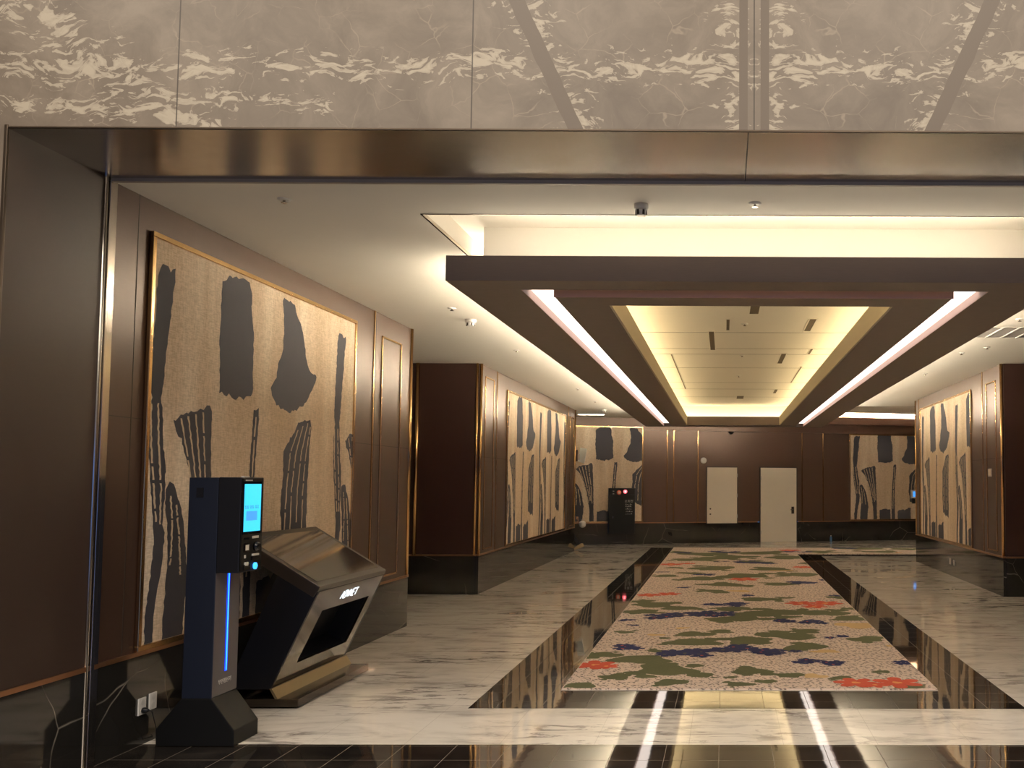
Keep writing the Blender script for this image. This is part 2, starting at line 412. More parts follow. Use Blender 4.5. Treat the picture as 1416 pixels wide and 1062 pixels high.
struct(MB().box(12.0, 12.1, 19.9, 29.6, 0, 3.8).build('wall_right_end', M['brown_dark']))
# back wall, at a slight angle
b = MB(); b.box(-9.4, 12.6, 0, 0.3, HB, 3.8, M['brown'])
struct(b.build('wall_back', mw=BW))
struct(MB().box(-9.4, 12.6, -0.014, 0.02, 0, HB-0.016).build('baseboard_back', M['black'], mw=BW))
b = MB(); b.box(-9.4, 0.98, -0.02, 0.02, HB-0.016, HB+0.008); b.box(2.20, 12.6, -0.02, 0.02, HB-0.016, HB+0.008)
struct(b.build('trim_base_back', M['copper'], mw=BW))
b = MB(); b.box(-9.4, -2.33, -0.05, 0.02, 3.215, 3.47); struct(b.build('trim_frieze_passage', M['brown'], mw=BW))
b = MB(); b.box(-2.33, 12.6, -0.06, 0.02, 3.125, 3.36); b.box(-2.33, 12.6, -0.05, 0.02, 3.36, 3.385); b.box(-2.33, 12.6, -0.10, 0.02, 3.385, 3.57); b.box(2.5, 12.6, -0.10, -0.088, 3.57, 3.605)
struct(b.build('trim_frieze', M['brown'], mw=BW))
k = 0
for s in (-1.645, -1.46, -0.765, 2.32, 2.965):                     # brass reveals between the back panels
    b = MB(); b.box(s-0.012, s+0.012, -0.014, 0.01, HB+0.01, 3.125)
    k += 1; struct(b.build('trim_back_reveal_%d' % k, M['brass'], mw=BW))

# doors in the back wall
def door(name, s0, s1, z0, z1, hinge_left):
    root = bpy.data.objects.new(name, None); C.objects.link(root); root.matrix_world = BW; struct(root)
    d = MB().box(s0, s1, -0.045, 0.0, z0+0.004, z1).build('door_leaf', M['door'], root)
    f = MB(); f.box(s0-0.03, s0-0.004, -0.03, 0, z0, z1+0.03); f.box(s1+0.004, s1+0.03, -0.03, 0, z0, z1+0.03); f.box(s0-0.004, s1+0.004, -0.03, 0, z1+0.004, z1+0.03)
    f.build('door_frame', M['groove'], root)
    hx = s0 if hinge_left else s1
    for q in (0.13, 0.5, 0.86):
        z = z0 + (z1-z0)*q
        MB().box(hx-0.012, hx+0.012, -0.058, -0.045, z-0.05, z+0.05).build('hinge', M['greyplastic'], root)
    return root
d1 = door('door_1', -0.50, 0.362, 0.54, 2.108, False)
for z in (0.80, 0.95): 
    MB().lathe([(0.022, -0.062), (0.022, -0.045)], (-0.50+0.085, 0, z), 14, 'y').build('door_lock', M['bronze'], d1)
d2 = door('door_2', 1.065, 2.135, 0.0, 2.108, True)
b = MB(); b.box(1.98, 2.06, -0.052, -0.045, 0.80, 1.00); b.build('handle_plate', M['steel'], d2)
b = MB(); b.tube([(2.02,-0.05,0.92),(2.02,-0.10,0.92),(1.94,-0.105,0.92)], 0.011); b.build('door_handle', M['bronze'], d2)

# ceiling with its recess
REC, REC2 = 3.62, 3.72
b = MB()
xs = [-9.2, -2.035, 2.46, 12.2]; ys = [5.44, 6.14, 21.4, 30.0]
def ceil_full(x, y, z):
    hole = (-2.035 < x < 2.46 and y > 6.14) or (x > 2.46 and y > 21.4)
    return not hole
b.solid(xs, ys, [HC, HC+0.35], ceil_full)
struct(b.build('ceiling', M['ceiling']))
b = MB(); b.box(-2.3, 2.46, 6.0, 30.0, REC, REC+0.18); b.box(2.46, 12.2, 21.2, 30.0, REC2, REC2+0.08)
struct(b.build('ceiling_recess', M['ceiling']))
b = MB(); b.box(-2.045, 2.47, 6.13, 6.142, HC-0.004, HC+0.02); b.box(-2.045, -2.033, 6.13, 24, HC-0.004, HC+0.02); b.box(2.458, 2.47, 6.13, 21.4, HC-0.004, HC+0.02)
struct(b.build('trim_cove_edge', M['steel']))
# brown floating soffit: slot channel below, coffer opening in the middle
SX0, SX1, SY0, SY1 = -1.95, 2.41, 6.40, 22.95
xs = [SX0, -1.49, -1.29, -0.92, 1.34, 1.73, 1.935, SX1]; ys = [SY0, 6.70, 6.92, 7.29, 22.30, 22.55, 22.75, SY1]
def soffit_full(x, y, z):
    if -0.92 < x < 1.34 and 7.29 < y < 22.30: return False
    chan = -1.49 < x < 1.935 and 6.70 < y < 22.75 and not (-1.29 < x < 1.73 and 6.92 < y < 22.55)
    return not (chan and z < 3.136)
b = MB(); b.solid(xs, ys, [3.06, 3.136, 3.238], soffit_full)
struct(b.build('ceiling_soffit', M['soffit']))
b = MB(); e = 0.004
b.box(-1.49, -1.49+e, 6.70, 22.75, 3.062, 3.136); b.box(1.935-e, 1.935, 6.70, 22.75, 3.062, 3.136)
struct(b.build('trim_slot_side', M['slotwall']))
struct(MB().box(-1.29, 1.73, 6.92-e, 6.92, 3.050, 3.136).build('trim_slot_front', M['slotfront']))
b = MB(); b.box(-0.925, -0.90, 7.29, 22.30, 3.064, 3.27); b.box(1.32, 1.345, 7.29, 22.30, 3.064, 3.27)
struct(b.build('trim_coffer_lip', M['lip']))
b = MB(); b.box(-0.90, 1.32, 22.275, 22.305, 3.064, 3.27); b.box(-0.90, 1.32, 7.285, 7.31, 3.064, 3.27)
struct(b.build('trim_coffer_lip_end', M['soffit']))  # end lips kept brown, their dimmer light put into the colour
# coffer box
xs = [-1.86, -1.22, 1.64, 2.32]; ys = [7.05, 7.13, 22.62, 22.70]
b = MB(); b.solid(xs, ys, [3.238, 3.55, REC], lambda x, y, z: z > 3.55 or not (-1.22 < x < 1.64 and 7.13 < y < 22.62))
struct(b.build('ceiling_coffer', M['ceiling']))
b = MB()
for y in (9.4, 11.55, 12.95, 13.5, 15.1, 17.3, 18.5, 20.2): b.box(-1.22, 1.64, y-0.004, y+0.004, 3.548, 3.552)
struct(b.build('trim_coffer_joint', M['groove']))
# concealed strip lights that wash the coves
def strip(name, boxes, mat):
    b = MB()
    for q in boxes: b.box(*q)
    return struct(b.build(name, mat))
strip('trim_cove_strip', [(-1.80, 2.26, 6.56, 6.59, 3.239, 3.255)], M['cove_glow'])
strip('trim_cove_side_strip', [(-1.92, -1.895, 7.5, 22.9, 3.239, 3.255), (2.355, 2.38, 7.5, 22.9, 3.239, 3.255), (-1.8, 2.26, 22.88, 22.91, 3.239, 3.255)], M['side_glow'])
strip('trim_coffer_strip', [(-1.12, -1.09, 7.2, 22.5, 3.239, 3.262), (1.51, 1.54, 7.2, 22.5, 3.239, 3.262), (-1.05, 1.47, 22.45, 22.48, 3.239, 3.262), (-1.05, 1.47, 7.18, 7.21, 3.239, 3.262)], M['coffer_glow'])
b = MB(); b.box(2.6, 11.5, -0.07, -0.045, 3.571, 3.583); struct(b.build('trim_frieze_strip', M['frieze_glow'], mw=BW))
# front edge of the bright passage recess
b = MB(); b.box(2.47, 12.0, 21.388, 21.402, HC-0.004, HC+0.02); struct(b.build('trim_passage_edge', M['steel']))

# portal between the hall and the corridor
PY0, PY1, PXL, PXR = 4.647, 5.436, -3.66, 4.13
xs = [-12, PXL, PXR, 13]; zs = [0, HC+0.002, 7.6]
b = MB(); b.solid(xs, [PY0, PY0+0.012], zs, lambda x, y, z: not (PXL < x < PXR and z < HC))
struct(b.build('wall_front', M['taupe']))
b = MB(); b.box(-4.4, PXL-0.002, PY0+0.012, 5.50, HB+0.012, HC); struct(b.build('wall_left_reveal', M['reveal']))
b = MB(); b.box(PXR+0.002, 4.8, PY0+0.012, 5.50, HB+0.012, HC); struct(b.build('wall_right_reveal', M['reveal']))
for nm, x0, x1 in (('left_reveal', -4.4, PXL+0.006), ('right_reveal', PXR-0.006, 4.8)):
    struct(MB().box(x0, x1, PY0+0.008, 5.50, 0, HB-0.014).build('baseboard_' + nm, M['black']))
    struct(MB().box(x0-0.004, x1+0.004, PY0+0.004, 5.50, HB-0.014, HB+0.014).build('trim_base_' + nm, M['copper']))
b = MB(); b.box(PXL-0.5, PXR+0.5, PY0+0.012, 5.50, HC-0.001, HC+0.3); struct(b.build('ceiling_portal', M['portal']))
b = MB(); b.box(0.115, 0.121, PY0+0.02, PY1, HC-0.0025, HC); struct(b.build('trim_portal_joint', M['groove']))
b = MB(); b.box(PXL, PXR, PY0-0.003, PY0+0.012, HC-0.003, HC+0.008); b.box(PXL-0.012, PXL+0.006, PY0-0.006, PY0+0.012, 0, HC+0.016); b.box(PXR-0.006, PXR+0.012, PY0-0.006, PY0+0.012, 0, HC+0.016)
struct(b.build('trim_portal_edge', M['bronze'], bevel=0.003))
b = MB(); b.box(PXL, PXR, 5.425, 5.455, HC-0.022, HC+0.01); struct(b.build('trim_portal_head', M['head_trim'], bevel=0.004))
def post(x, sgn):
    b = MB()
    b.lathe([(0.014, 0), (0.014, HC)], (x+sgn*0.004, 5.405, 0), 16)
    b.box(min(x, x+sgn*0.020), max(x, x+sgn*0.020), 5.425, 5.455, 0, HC); b.box(min(x, x+sgn*0.012), max(x, x+sgn*0.012), 5.461, 5.50, 0, HC)
    return struct(b.build('trim_portal_post', M['steel'], bevel=0.002))
post(PXL-0.004, 1); post(PXR+0.004, -1)
# hall the camera stands in
b = MB(); b.box(-12, 13, -12.4, 5, 7.5, 7.7); struct(b.build('ceiling_hall', M['ceiling']))
b = MB(); b.box(-12.2, -12, -12.4, 5, 0, 7.6); struct(b.build('wall_hall_left', M['taupe']))
b = MB(); b.box(13, 13.2, -12.4, 5, 0, 7.6); struct(b.build('wall_hall_right', M['taupe']))
b = MB(); b.solid([-12.2, -8, 9, 13.2], [-12.6, -12.4], [0, 0.3, 3.1, 7.6], lambda x, y, z: not (-8 < x < 9 and 0.3 < z < 3.1)); struct(b.build('wall_hall_back', M['taupe']))
g = bpy.data.objects.new('window_1', None); C.objects.link(g); struct(g)
b = MB()
for i in range(9): b.box(-8+17*i/8-0.04, -8+17*i/8+0.04, -12.55, -12.45, 0.3, 3.1)
b.build('window_frame', M['bronze'], g)

# brass corner beads and framed panels on the side walls
k = 0
def bead(x, y, r=0.022, mat='brass'):
    global k; k += 1
    struct(MB().lathe([(r, HB), (r, HC)], (x, y, 0), 18).build('trim_corner_bead_%d' % k, M[mat]))
bead(XL+0.002, 10.80); bead(XL+0.002, 13.94); bead(XL-0.05, 13.905, 0.02); bead(XL+0.002, 22.76); bead(XR-0.002, 13.75); bead(XR-0.002, 19.94, 0.02); bead(XR-0.002, 10.80)
bead(-4.62, 13.90, 0.03)
def wall_panel(x, sgn, ya, yb, za, zb):                             # thin brass rectangle standing proud of a side wall
    global k; k += 1; d = sgn*0.012; X0, X1 = min(x, x+d), max(x, x+d); t = 0.022
    b = MB(); b.box(X0, X1, ya, ya+t, za, zb); b.box(X0, X1, yb-t, yb, za, zb); b.box(X0, X1, ya, yb, zb-t, zb); b.box(X0, X1, ya, yb, za, za+t)
    struct(b.build('trim_panel_frame_%d' % k, M['brass'], bevel=0.003))
def reveal(x, sgn, y, w=0.03):
    global k; k += 1; d = sgn*0.010
    b = MB(); b.box(min(x, x+d), max(x, x+d), y, y+w, HB, HC, M['brass']); b.box(min(x, x+d*0.6), max(x, x+d*0.6), y+w, y+w+0.03, HB, HC, M['groove'])
    struct(b.build('trim_reveal_%d' % k, bevel=0))
wall_panel(XL, 1, 9.87, 10.47, HB+0.06, 3.225); reveal(XL, 1, 9.64)
wall_panel(XL, 1, 14.17, 14.72, HB+0.06, 3.29); reveal(XL, 1, 14.90)
wall_panel(XL, 1, 21.95, 22.55, HB+0.06, 3.24); reveal(XL, 1, 21.75)
wall_panel(XR, -1, 14.02, 14.55, HB+0.06, 3.24); reveal(XR, -1, 14.74)
reveal(XR, -1, 19.6, 0.02)
b = MB(); b.box(XL, XL+0.002, 5.50, 10.8, 2.045, 2.05); struct(b.build('trim_seam_left', M['groove']))
b = MB(); b.box(XL, XL+0.002, 5.74, 5.746, HB, HC); struct(b.build('trim_seam_upright', M['groove']))
b = MB(); b.box(XL, XL+0.002, 13.95, 22.7, 2.045, 2.05); struct(b.build('trim_seam_left_pier', M['groove']))
b = MB(); b.box(XR-0.002, XR, 13.76, 19.9, 2.045, 2.05); struct(b.build('trim_seam_right_pier', M['groove']))

# ------------------------------------------------------------------ wall paintings
PER = 2.78
SHAPES = {   # outlines in metres: along the wall from the rectangle's edge, height above the floor
 'stick': [(-.738,3.039),(-.69,3.071),(-.649,3.064),(-.62,3.042),(-.57,3.068),(-.562,3.007),(-.584,2.908),(-.60,2.717),(-.629,2.525),(-.649,2.317),(-.669,2.202),(-.64,2.05),(-.627,1.87),(-.594,1.753),(-.593,1.576),(-.603,1.381),(-.577,1.321),(-.586,1.204),(-.608,1.05),(-.646,.9),(-.661,.787),(-.676,.50),(-.753,.50),(-.754,.801),(-.728,.967),(-.701,1.136),(-.692,1.289),(-.70,1.335),(-.735,1.55),(-.784,1.864),(-.79,2.05),(-.766,2.193),(-.789,2.301),(-.779,2.503),(-.762,2.748),(-.756,2.953)],
 'foot': [(-.579,1.615),(-.541,1.645),(-.497,1.631),(-.441,1.544),(-.381,1.412),(-.348,1.268),(-.33,1.145),(-.304,1.021),(-.314,.9),(-.331,.781),(-.342,.50),(-.565,.50),(-.565,.774),(-.552,.928),(-.539,1.083),(-.538,1.22),(-.558,1.379),(-.589,1.517)],
 'rect': [(.005,3.11),(.062,3.147),(.168,3.187),(.257,3.191),(.395,3.18),(.434,3.096),(.432,2.973),(.481,2.81),(.476,2.59),(.490,2.348),(.464,2.321),(.36,2.287),(.313,2.301),(.249,2.265),(.181,2.289),(.074,2.295),(.016,2.296),(.008,2.55),(-.01,2.707),(.003,2.892),(-.002,3.029)],
 'tear': [(.925,3.15),(.977,3.19),(1.034,3.177),(1.146,3.165),(1.182,3.087),(1.275,2.995),(1.343,2.87),(1.381,2.738),(1.449,2.636),(1.60,2.599),(1.579,2.54),(1.492,2.447),(1.378,2.326),(1.234,2.271),(1.095,2.236),(.983,2.261),(.875,2.283),(.793,2.352),(.773,2.413),(.86,2.512),(.88,2.618),(.953,2.731),(.967,2.943),(.941,3.095)],
 'wedge': [(-.528,2.05),(-.421,2.113),(-.331,2.137),(-.256,2.147),(-.181,2.166),(-.104,2.199),(-.073,2.157),(-.07,1.978),(-.055,1.764),(-.045,1.363),(-.037,.962),(-.026,.50),(-.147,.50),(-.154,.962),(-.229,1.363),(-.327,1.723),(-.43,1.94),(-.49,1.99)],
 'thin': [(.518,2.223),(.59,2.229),(.593,2.111),(.558,1.766),(.536,1.282),(.538,.96),(.551,.50),(.442,.50),(.436,.96),(.448,1.363),(.485,1.847),(.508,2.154)],
 'leaf': [(1.27,2.168),(1.357,2.188),(1.495,2.203),(1.524,2.144),(1.493,1.948),(1.479,1.7),(1.473,1.509),(1.476,1.15),(1.46,1.03),(1.35,1.07),(1.25,1.05),(1.12,1.12),(1.03,1.12),(1.018,1.297),(.99,1.44),(1.02,1.697),(1.017,1.904),(1.11,2.0),(1.217,2.098)],
 'block': [(.05,.89),(.14,.905),(.22,.93),(.33,.90),(.40,.92),(.40,.50),(.05,.50)],
 'slab': [(.633,.86),(.75,.90),(.86,.89),(.97,.94),(1.054,.957),(1.06,.50),(.633,.50)],
}
SCRATCH = [  # pale scratch lines inside the strokes
 [(-.775,2.15),(-.76,1.9),(-.71,1.6),(-.67,1.36)], [(-.70,2.16),(-.68,1.9),(-.635,1.6),(-.635,1.36)],
 [(-.53,1.56),(-.50,1.4),(-.50,1.2),(-.51,1.05)], [(-.46,1.5),(-.42,1.3),(-.40,1.15),(-.385,1.02)],
 [(-.44,2.08),(-.36,1.85),(-.25,1.5),(-.17,1.1)], [(-.36,2.10),(-.29,1.85),(-.20,1.5),(-.13,1.15)], [(-.27,2.12),(-.22,1.85),(-.15,1.5),(-.105,1.1)], [(-.18,2.14),(-.15,1.85),(-.10,1.5),(-.075,1.0)],
 [(.55,2.16),(.525,1.8),(.49,1.3),(.48,.9)],
 [(1.27,2.10),(1.14,1.9),(1.09,1.6),(1.07,1.2)], [(1.36,2.14),(1.24,1.9),(1.18,1.6),(1.17,1.15)], [(1.45,2.17),(1.34,1.9),(1.29,1.6),(1.28,1.15)], [(1.50,2.14),(1.43,1.9),(1.39,1.6),(1.385,1.15)],
]
def ragged(poly, rnd, amp=0.009, step=0.028):
    out = []
    for (a, b) in zip(poly, poly[1:] + poly[:1]):
        L = math.hypot(b[0]-a[0], b[1]-a[1]); n = max(1, int(L/step))
        flat = abs(b[0]-a[0]) > abs(b[1]-a[1])                   # brush ends fray more than brush sides
        for i in range(n):
            t = i/n; k_ = amp*(1.7 if flat else 0.8)
            out.append((a[0]+(b[0]-a[0])*t + rnd.uniform(-1,1)*amp*0.7, a[1]+(b[1]-a[1])*t + rnd.uniform(-1,1)*k_))
    return out
def clip(poly, u0, u1, z0, z1):
    for ax, lim, sg in ((0,u0,1),(0,u1,-1),(1,z0,1),(1,z1,-1)):
        res = []
        for p, q in zip(poly, poly[1:] + poly[:1]):
            ip, iq = sg*(p[ax]-lim) >= 0, sg*(q[ax]-lim) >= 0
            if ip: res.append(p)
            if ip != iq:
                t = (lim-p[ax])/(q[ax]-p[ax]); res.append((p[0]+(q[0]-p[0])*t, p[1]+(q[1]-p[1])*t))
        poly = res
        if len(poly) < 3: return None
    return poly
def painting(label, mw, width, z0, z1, rect_u, seed):
    rnd = random.Random(seed)
    root = thing('wall_painting', label, 'painting', group=None); root.matrix_world = mw
    fw = 0.035
    b = MB(); b.box(0, width, -0.03, -0.003, z1-fw, z1); b.box(0, width, -0.03, -0.003, z0, z0+fw); b.box(0, fw, -0.03, -0.003, z0+fw, z1-fw); b.box(width-fw, width, -0.03, -0.003, z0+fw, z1-fw)
    b.build('frame', M['brass'], root, bevel=0.004)
    b = MB(); b.box(fw, width-fw, -0.016, -0.003, z0+fw, z1-fw, M['linen'])
    rep = range(int(math.floor((-rect_u-2)/PER)), int(math.ceil((width-rect_u+1)/PER))+1)
    yy = -0.0165
    def put(poly, mat, y):
        q = clip(poly, fw+0.001, width-fw-0.001, z0+fw+0.001, z1-fw-0.001)
        if q: b.face([(u, y, z) for u, z in q], M[mat])
    for r in rep:
        off = rect_u + r*PER
        for nm, poly in SHAPES.items():
            yy -= 0.00002
            put([(u+off, z) for u, z in ragged(poly, rnd)], 'stroke', yy)
        for ln in SCRATCH:
            pts = []
            for a, c in zip(ln, ln[1:]):
                for i in range(14): t = i/14; pts.append((a[0]+(c[0]-a[0])*t+rnd.uniform(-.004,.004)+off, a[1]+(c[1]-a[1])*t))
            left = [(u-0.007-rnd.uniform(0,.006), z) for u, z in pts]; right = [(u+0.006+rnd.uniform(0,.005), z) for u, z in pts]
            # dashes rather than a full line
            i = 0
            while i < len(pts)-4:
                n = rnd.randint(4, 9); j = min(i+n, len(pts)-1)
                put(left[i:j+1] + right[i:j+1][::-1], 'scratch', -0.0178)
                i = j + rnd.randint(0, 1)
    b.build('canvas', None, root)
    return root
def side_mw(x, y, rz): return Matrix.Translation((x, y, 0)) @ Matrix.Rotation(rz, 4, 'Z')
painting('tall linen painting of charcoal brush strokes behind the payment kiosk and slanted desk', side_mw(XL, 5.855, PI/2), 3.29, HB+0.014, 3.255, 0.83, 1)
painting('linen painting of charcoal strokes on the pier beyond the slanted desk, before the red-lamp cabinet', side_mw(XL, 15.57, PI/2), 5.74, HB+0.014, 3.225, 0.74, 2)
painting('linen painting of charcoal strokes on the pier that carries the light switch', side_mw(XR, 19.42, -PI/2), 4.02, HB+0.014, 3.24, 0.94, 3)
painting('linen painting on the end wall partly covered by the black red-lamp cabinet', BW @ Matrix.Translation((-6.0, 0, 0)), 3.68, HB+0.010, 3.215, 2.37, 4)
painting('linen painting on the end wall with a white terminal with blue screen mounted on it', BW @ Matrix.Translation((3.785, 0, 0)), 3.7, HB+0.010, 3.125, 0.90, 5)

# ------------------------------------------------------------------ carpet
def blob(cx, cy, rx, ry, n=22, wob=0.16, ph=None, rot=0):
    ph = [R.uniform(0, 6.28) for _ in range(4)] if ph is None else ph; out = []
    for i in range(n):
        a = 2*PI*i/n; r = 1 + wob*(math.sin(2*a+ph[0])*0.5 + math.sin(3*a+ph[1])*0.6 + math.sin(5*a+ph[2])*0.35)
        x, y = rx*r*math.cos(a), ry*r*math.sin(a)
        out.append((cx + x*math.cos(rot)-y*math.sin(rot), cy + x*math.sin(rot)+y*math.cos(rot)))
    return out
def petals(cx, cy, r, n, ry=1.0, seed=0):
    out = []
    for i in range(60):
        a = 2*PI*i/60; q = 0.45 + 0.55*abs(math.cos(n*a/2+seed))**0.7
        out.append((cx + r*q*math.cos(a), cy + r*ry*q*math.sin(a)))
    return out
Mi = cam.matrix_world
def floor_pt(px, py):
    d = Mi.to_3x3() @ Vector(((px-PX)/F_PX, -(py-PY)/F_PX, -1.0)); t = -1.65/d.z
    return d.x*t, d.y*t
CARPET = {   # (x, y, width) in a measuring frame of the carpet, one list per colour of yarn
 'yellow': [(385,365,60),(960,515,90),(840,130,80),(690,205,80),(1110,330,150),(480,340,50),(1250,405,60),(1000,425,90),(640,120,60)],
 'green': [(330,455,190),(420,492,210),(530,362,120),(520,392,180),(720,385,160),(730,498,150),(875,512,95),(240,517,110),(560,515,60),(655,520,50),(690,545,90),(440,538,120),(785,535,70),(1050,522,70),(110,550,110),(760,290,150),(820,283,180),(680,305,170),(990,285,160),(1090,305,130),(380,255,150),(480,268,130),(660,270,120),(620,352,90),(930,352,110),(860,368,200),(930,408,150),(1150,380,130),(270,355,70),(330,243,100),(590,122,160),(680,80,150),(800,125,150),(700,150,180),(1040,228,70),(530,90,140),(900,145,140),(540,160,140),(640,182,140),(830,180,110),(590,205,100),(760,235,120),(1085,270,60),(850,230,60),(600,85,130),(850,82,140),(450,120,60),(420,150,100),(330,280,120),(200,438,110),(400,425,80),(860,300,90),(620,310,100),(1040,290,80),(560,70,160),(760,66,170),(980,62,120),(1120,50,150),(1200,62,120),(1290,52,90),(470,64,90),(740,100,120),(960,105,90),(510,140,80),(1310,555,90),(1200,500,60)],
 'navy': [(285,408,120),(285,313,60),(400,297,130),(480,292,140),(590,288,160),(450,434,130),(560,430,150),(660,415,160),(770,430,150),(850,424,90),(930,460,110),(1010,466,110),(1290,468,80),(870,313,90),(970,318,100),(1030,372,80),(640,255,140),(710,222,60),(485,192,50),(560,145,70),(905,175,100),(985,165,45),(410,135,45),(680,98,150),(780,104,80),(640,62,120),(490,66,60),(1040,222,50),(900,62,90),(1060,48,110),(300,330,40)],
 'red': [(165,475,150),(205,480,90),(1110,540,150),(1260,540,170),(1180,548,90),(910,250,110),(1000,250,120),(960,262,90),(360,220,90),(430,216,90),(705,162,110),(440,108,90),(500,105,60),(920,118,80),(870,57,80),(1265,66,130)],
}
def carpet():
    b = MB(); x0, x1, y0, y1 = -1.298, 1.718, 7.53, 23.98
    b.solid([x0, x1, 9.5], [y0, 21.92, y1], [0.0, 0.010], lambda x, y, z: x < x1 or y > 21.92, M['rug'])
    lev = 0.0104
    def put(poly, mat, z):
        q = clip(poly, x0+0.01, 9.4, y0+0.01, y1-0.01)
        if q and max(p[0] for p in q) > x1 and min(p[1] for p in q) < 21.9: q = clip(q, x0+0.01, x1-0.01, y0+0.01, y1-0.01)
        if q and len(q) > 2: b.face([(u, v, z) for u, v in q], M[mat])
    for kind in ('yellow', 'green', 'navy', 'red'):
        for (zx, zy, w) in CARPET[kind]:
            cx, cy = floor_pt(760 + zx/2.622, 740 + zy/2.622); r = w/2.622/F_PX*math.hypot(cx, cy)/2; lev += 0.000014
            if kind == 'green':
                put(blob(cx, cy, r*1.05, r*R.uniform(0.7, 1.0), 26, 0.24, rot=R.uniform(-.4,.4)), 'green', lev)
                for q in range(5 if r > 0.2 else 3):
                    k_ = R.uniform(0.22, 0.45); put(blob(cx+R.uniform(-1,1)*r*1.25, cy+R.uniform(-1,1)*r*1.1, r*k_, r*k_*0.9, 16, 0.2), 'green', lev+0.0000015*(q+1))
            elif kind == 'yellow': put(blob(cx, cy, r, r*0.8, 20, 0.3), 'yellow', lev)
            elif kind == 'navy':
                n = max(4, min(14, int(r*40)))
                for q in range(n):
                    a = R.uniform(0, 6.28); d = r*math.sqrt(R.random()); pr = min(r*0.62, R.uniform(0.095, 0.145))
                    lev += 0.000003
                    put(petals(cx + d*math.cos(a), cy + 0.75*d*math.sin(a), pr, 5, 1.0, R.uniform(0, 3)), 'navy', lev)
                    if pr > 0.07 and cy < 12: put(blob(cx + d*math.cos(a), cy + 0.75*d*math.sin(a), pr*0.16, pr*0.16, 8, 0.0), 'red' if R.random() < 0.35 else 'green', lev+0.000002)
            else:
                put(petals(cx, cy, r*1.08, 6, 1.0, R.uniform(0, 3)), 'red', lev); put(blob(cx, cy, r*0.2, r*0.2, 12, 0.25), 'orange', lev+0.000005)
    o = b.build('carpet'); return tag(o, 'long floral carpet of red, navy and green blooms set in the marble floor', 'carpet')
carpet()

# ------------------------------------------------------------------ text helper
def text_mesh(s, size, italic=0.0):
    cu = bpy.data.curves.new('lettering', 'FONT'); cu.body = s; cu.size = size; cu.align_x = 'CENTER'; cu.shear = italic; cu.extrude = 0.0008
    o = bpy.data.objects.new('lettering', cu); C.objects.link(o)
    bpy.context.view_layer.update()
    me = bpy.data.meshes.new_from_object(o.evaluated_get(bpy.context.evaluated_depsgraph_get()))
    bpy.data.objects.remove(o); bpy.data.curves.remove(cu)
    return me
def text_obj(name, s, size, mat, parent, loc, rot, italic=0.0):
    me = text_mesh(s, size, italic); me.materials.clear(); me.materials.append(mat); me.name = name
    o = bpy.data.objects.new(name, me); C.objects.link(o); o.parent = parent; o.location = loc; o.rotation_euler = rot
    return o

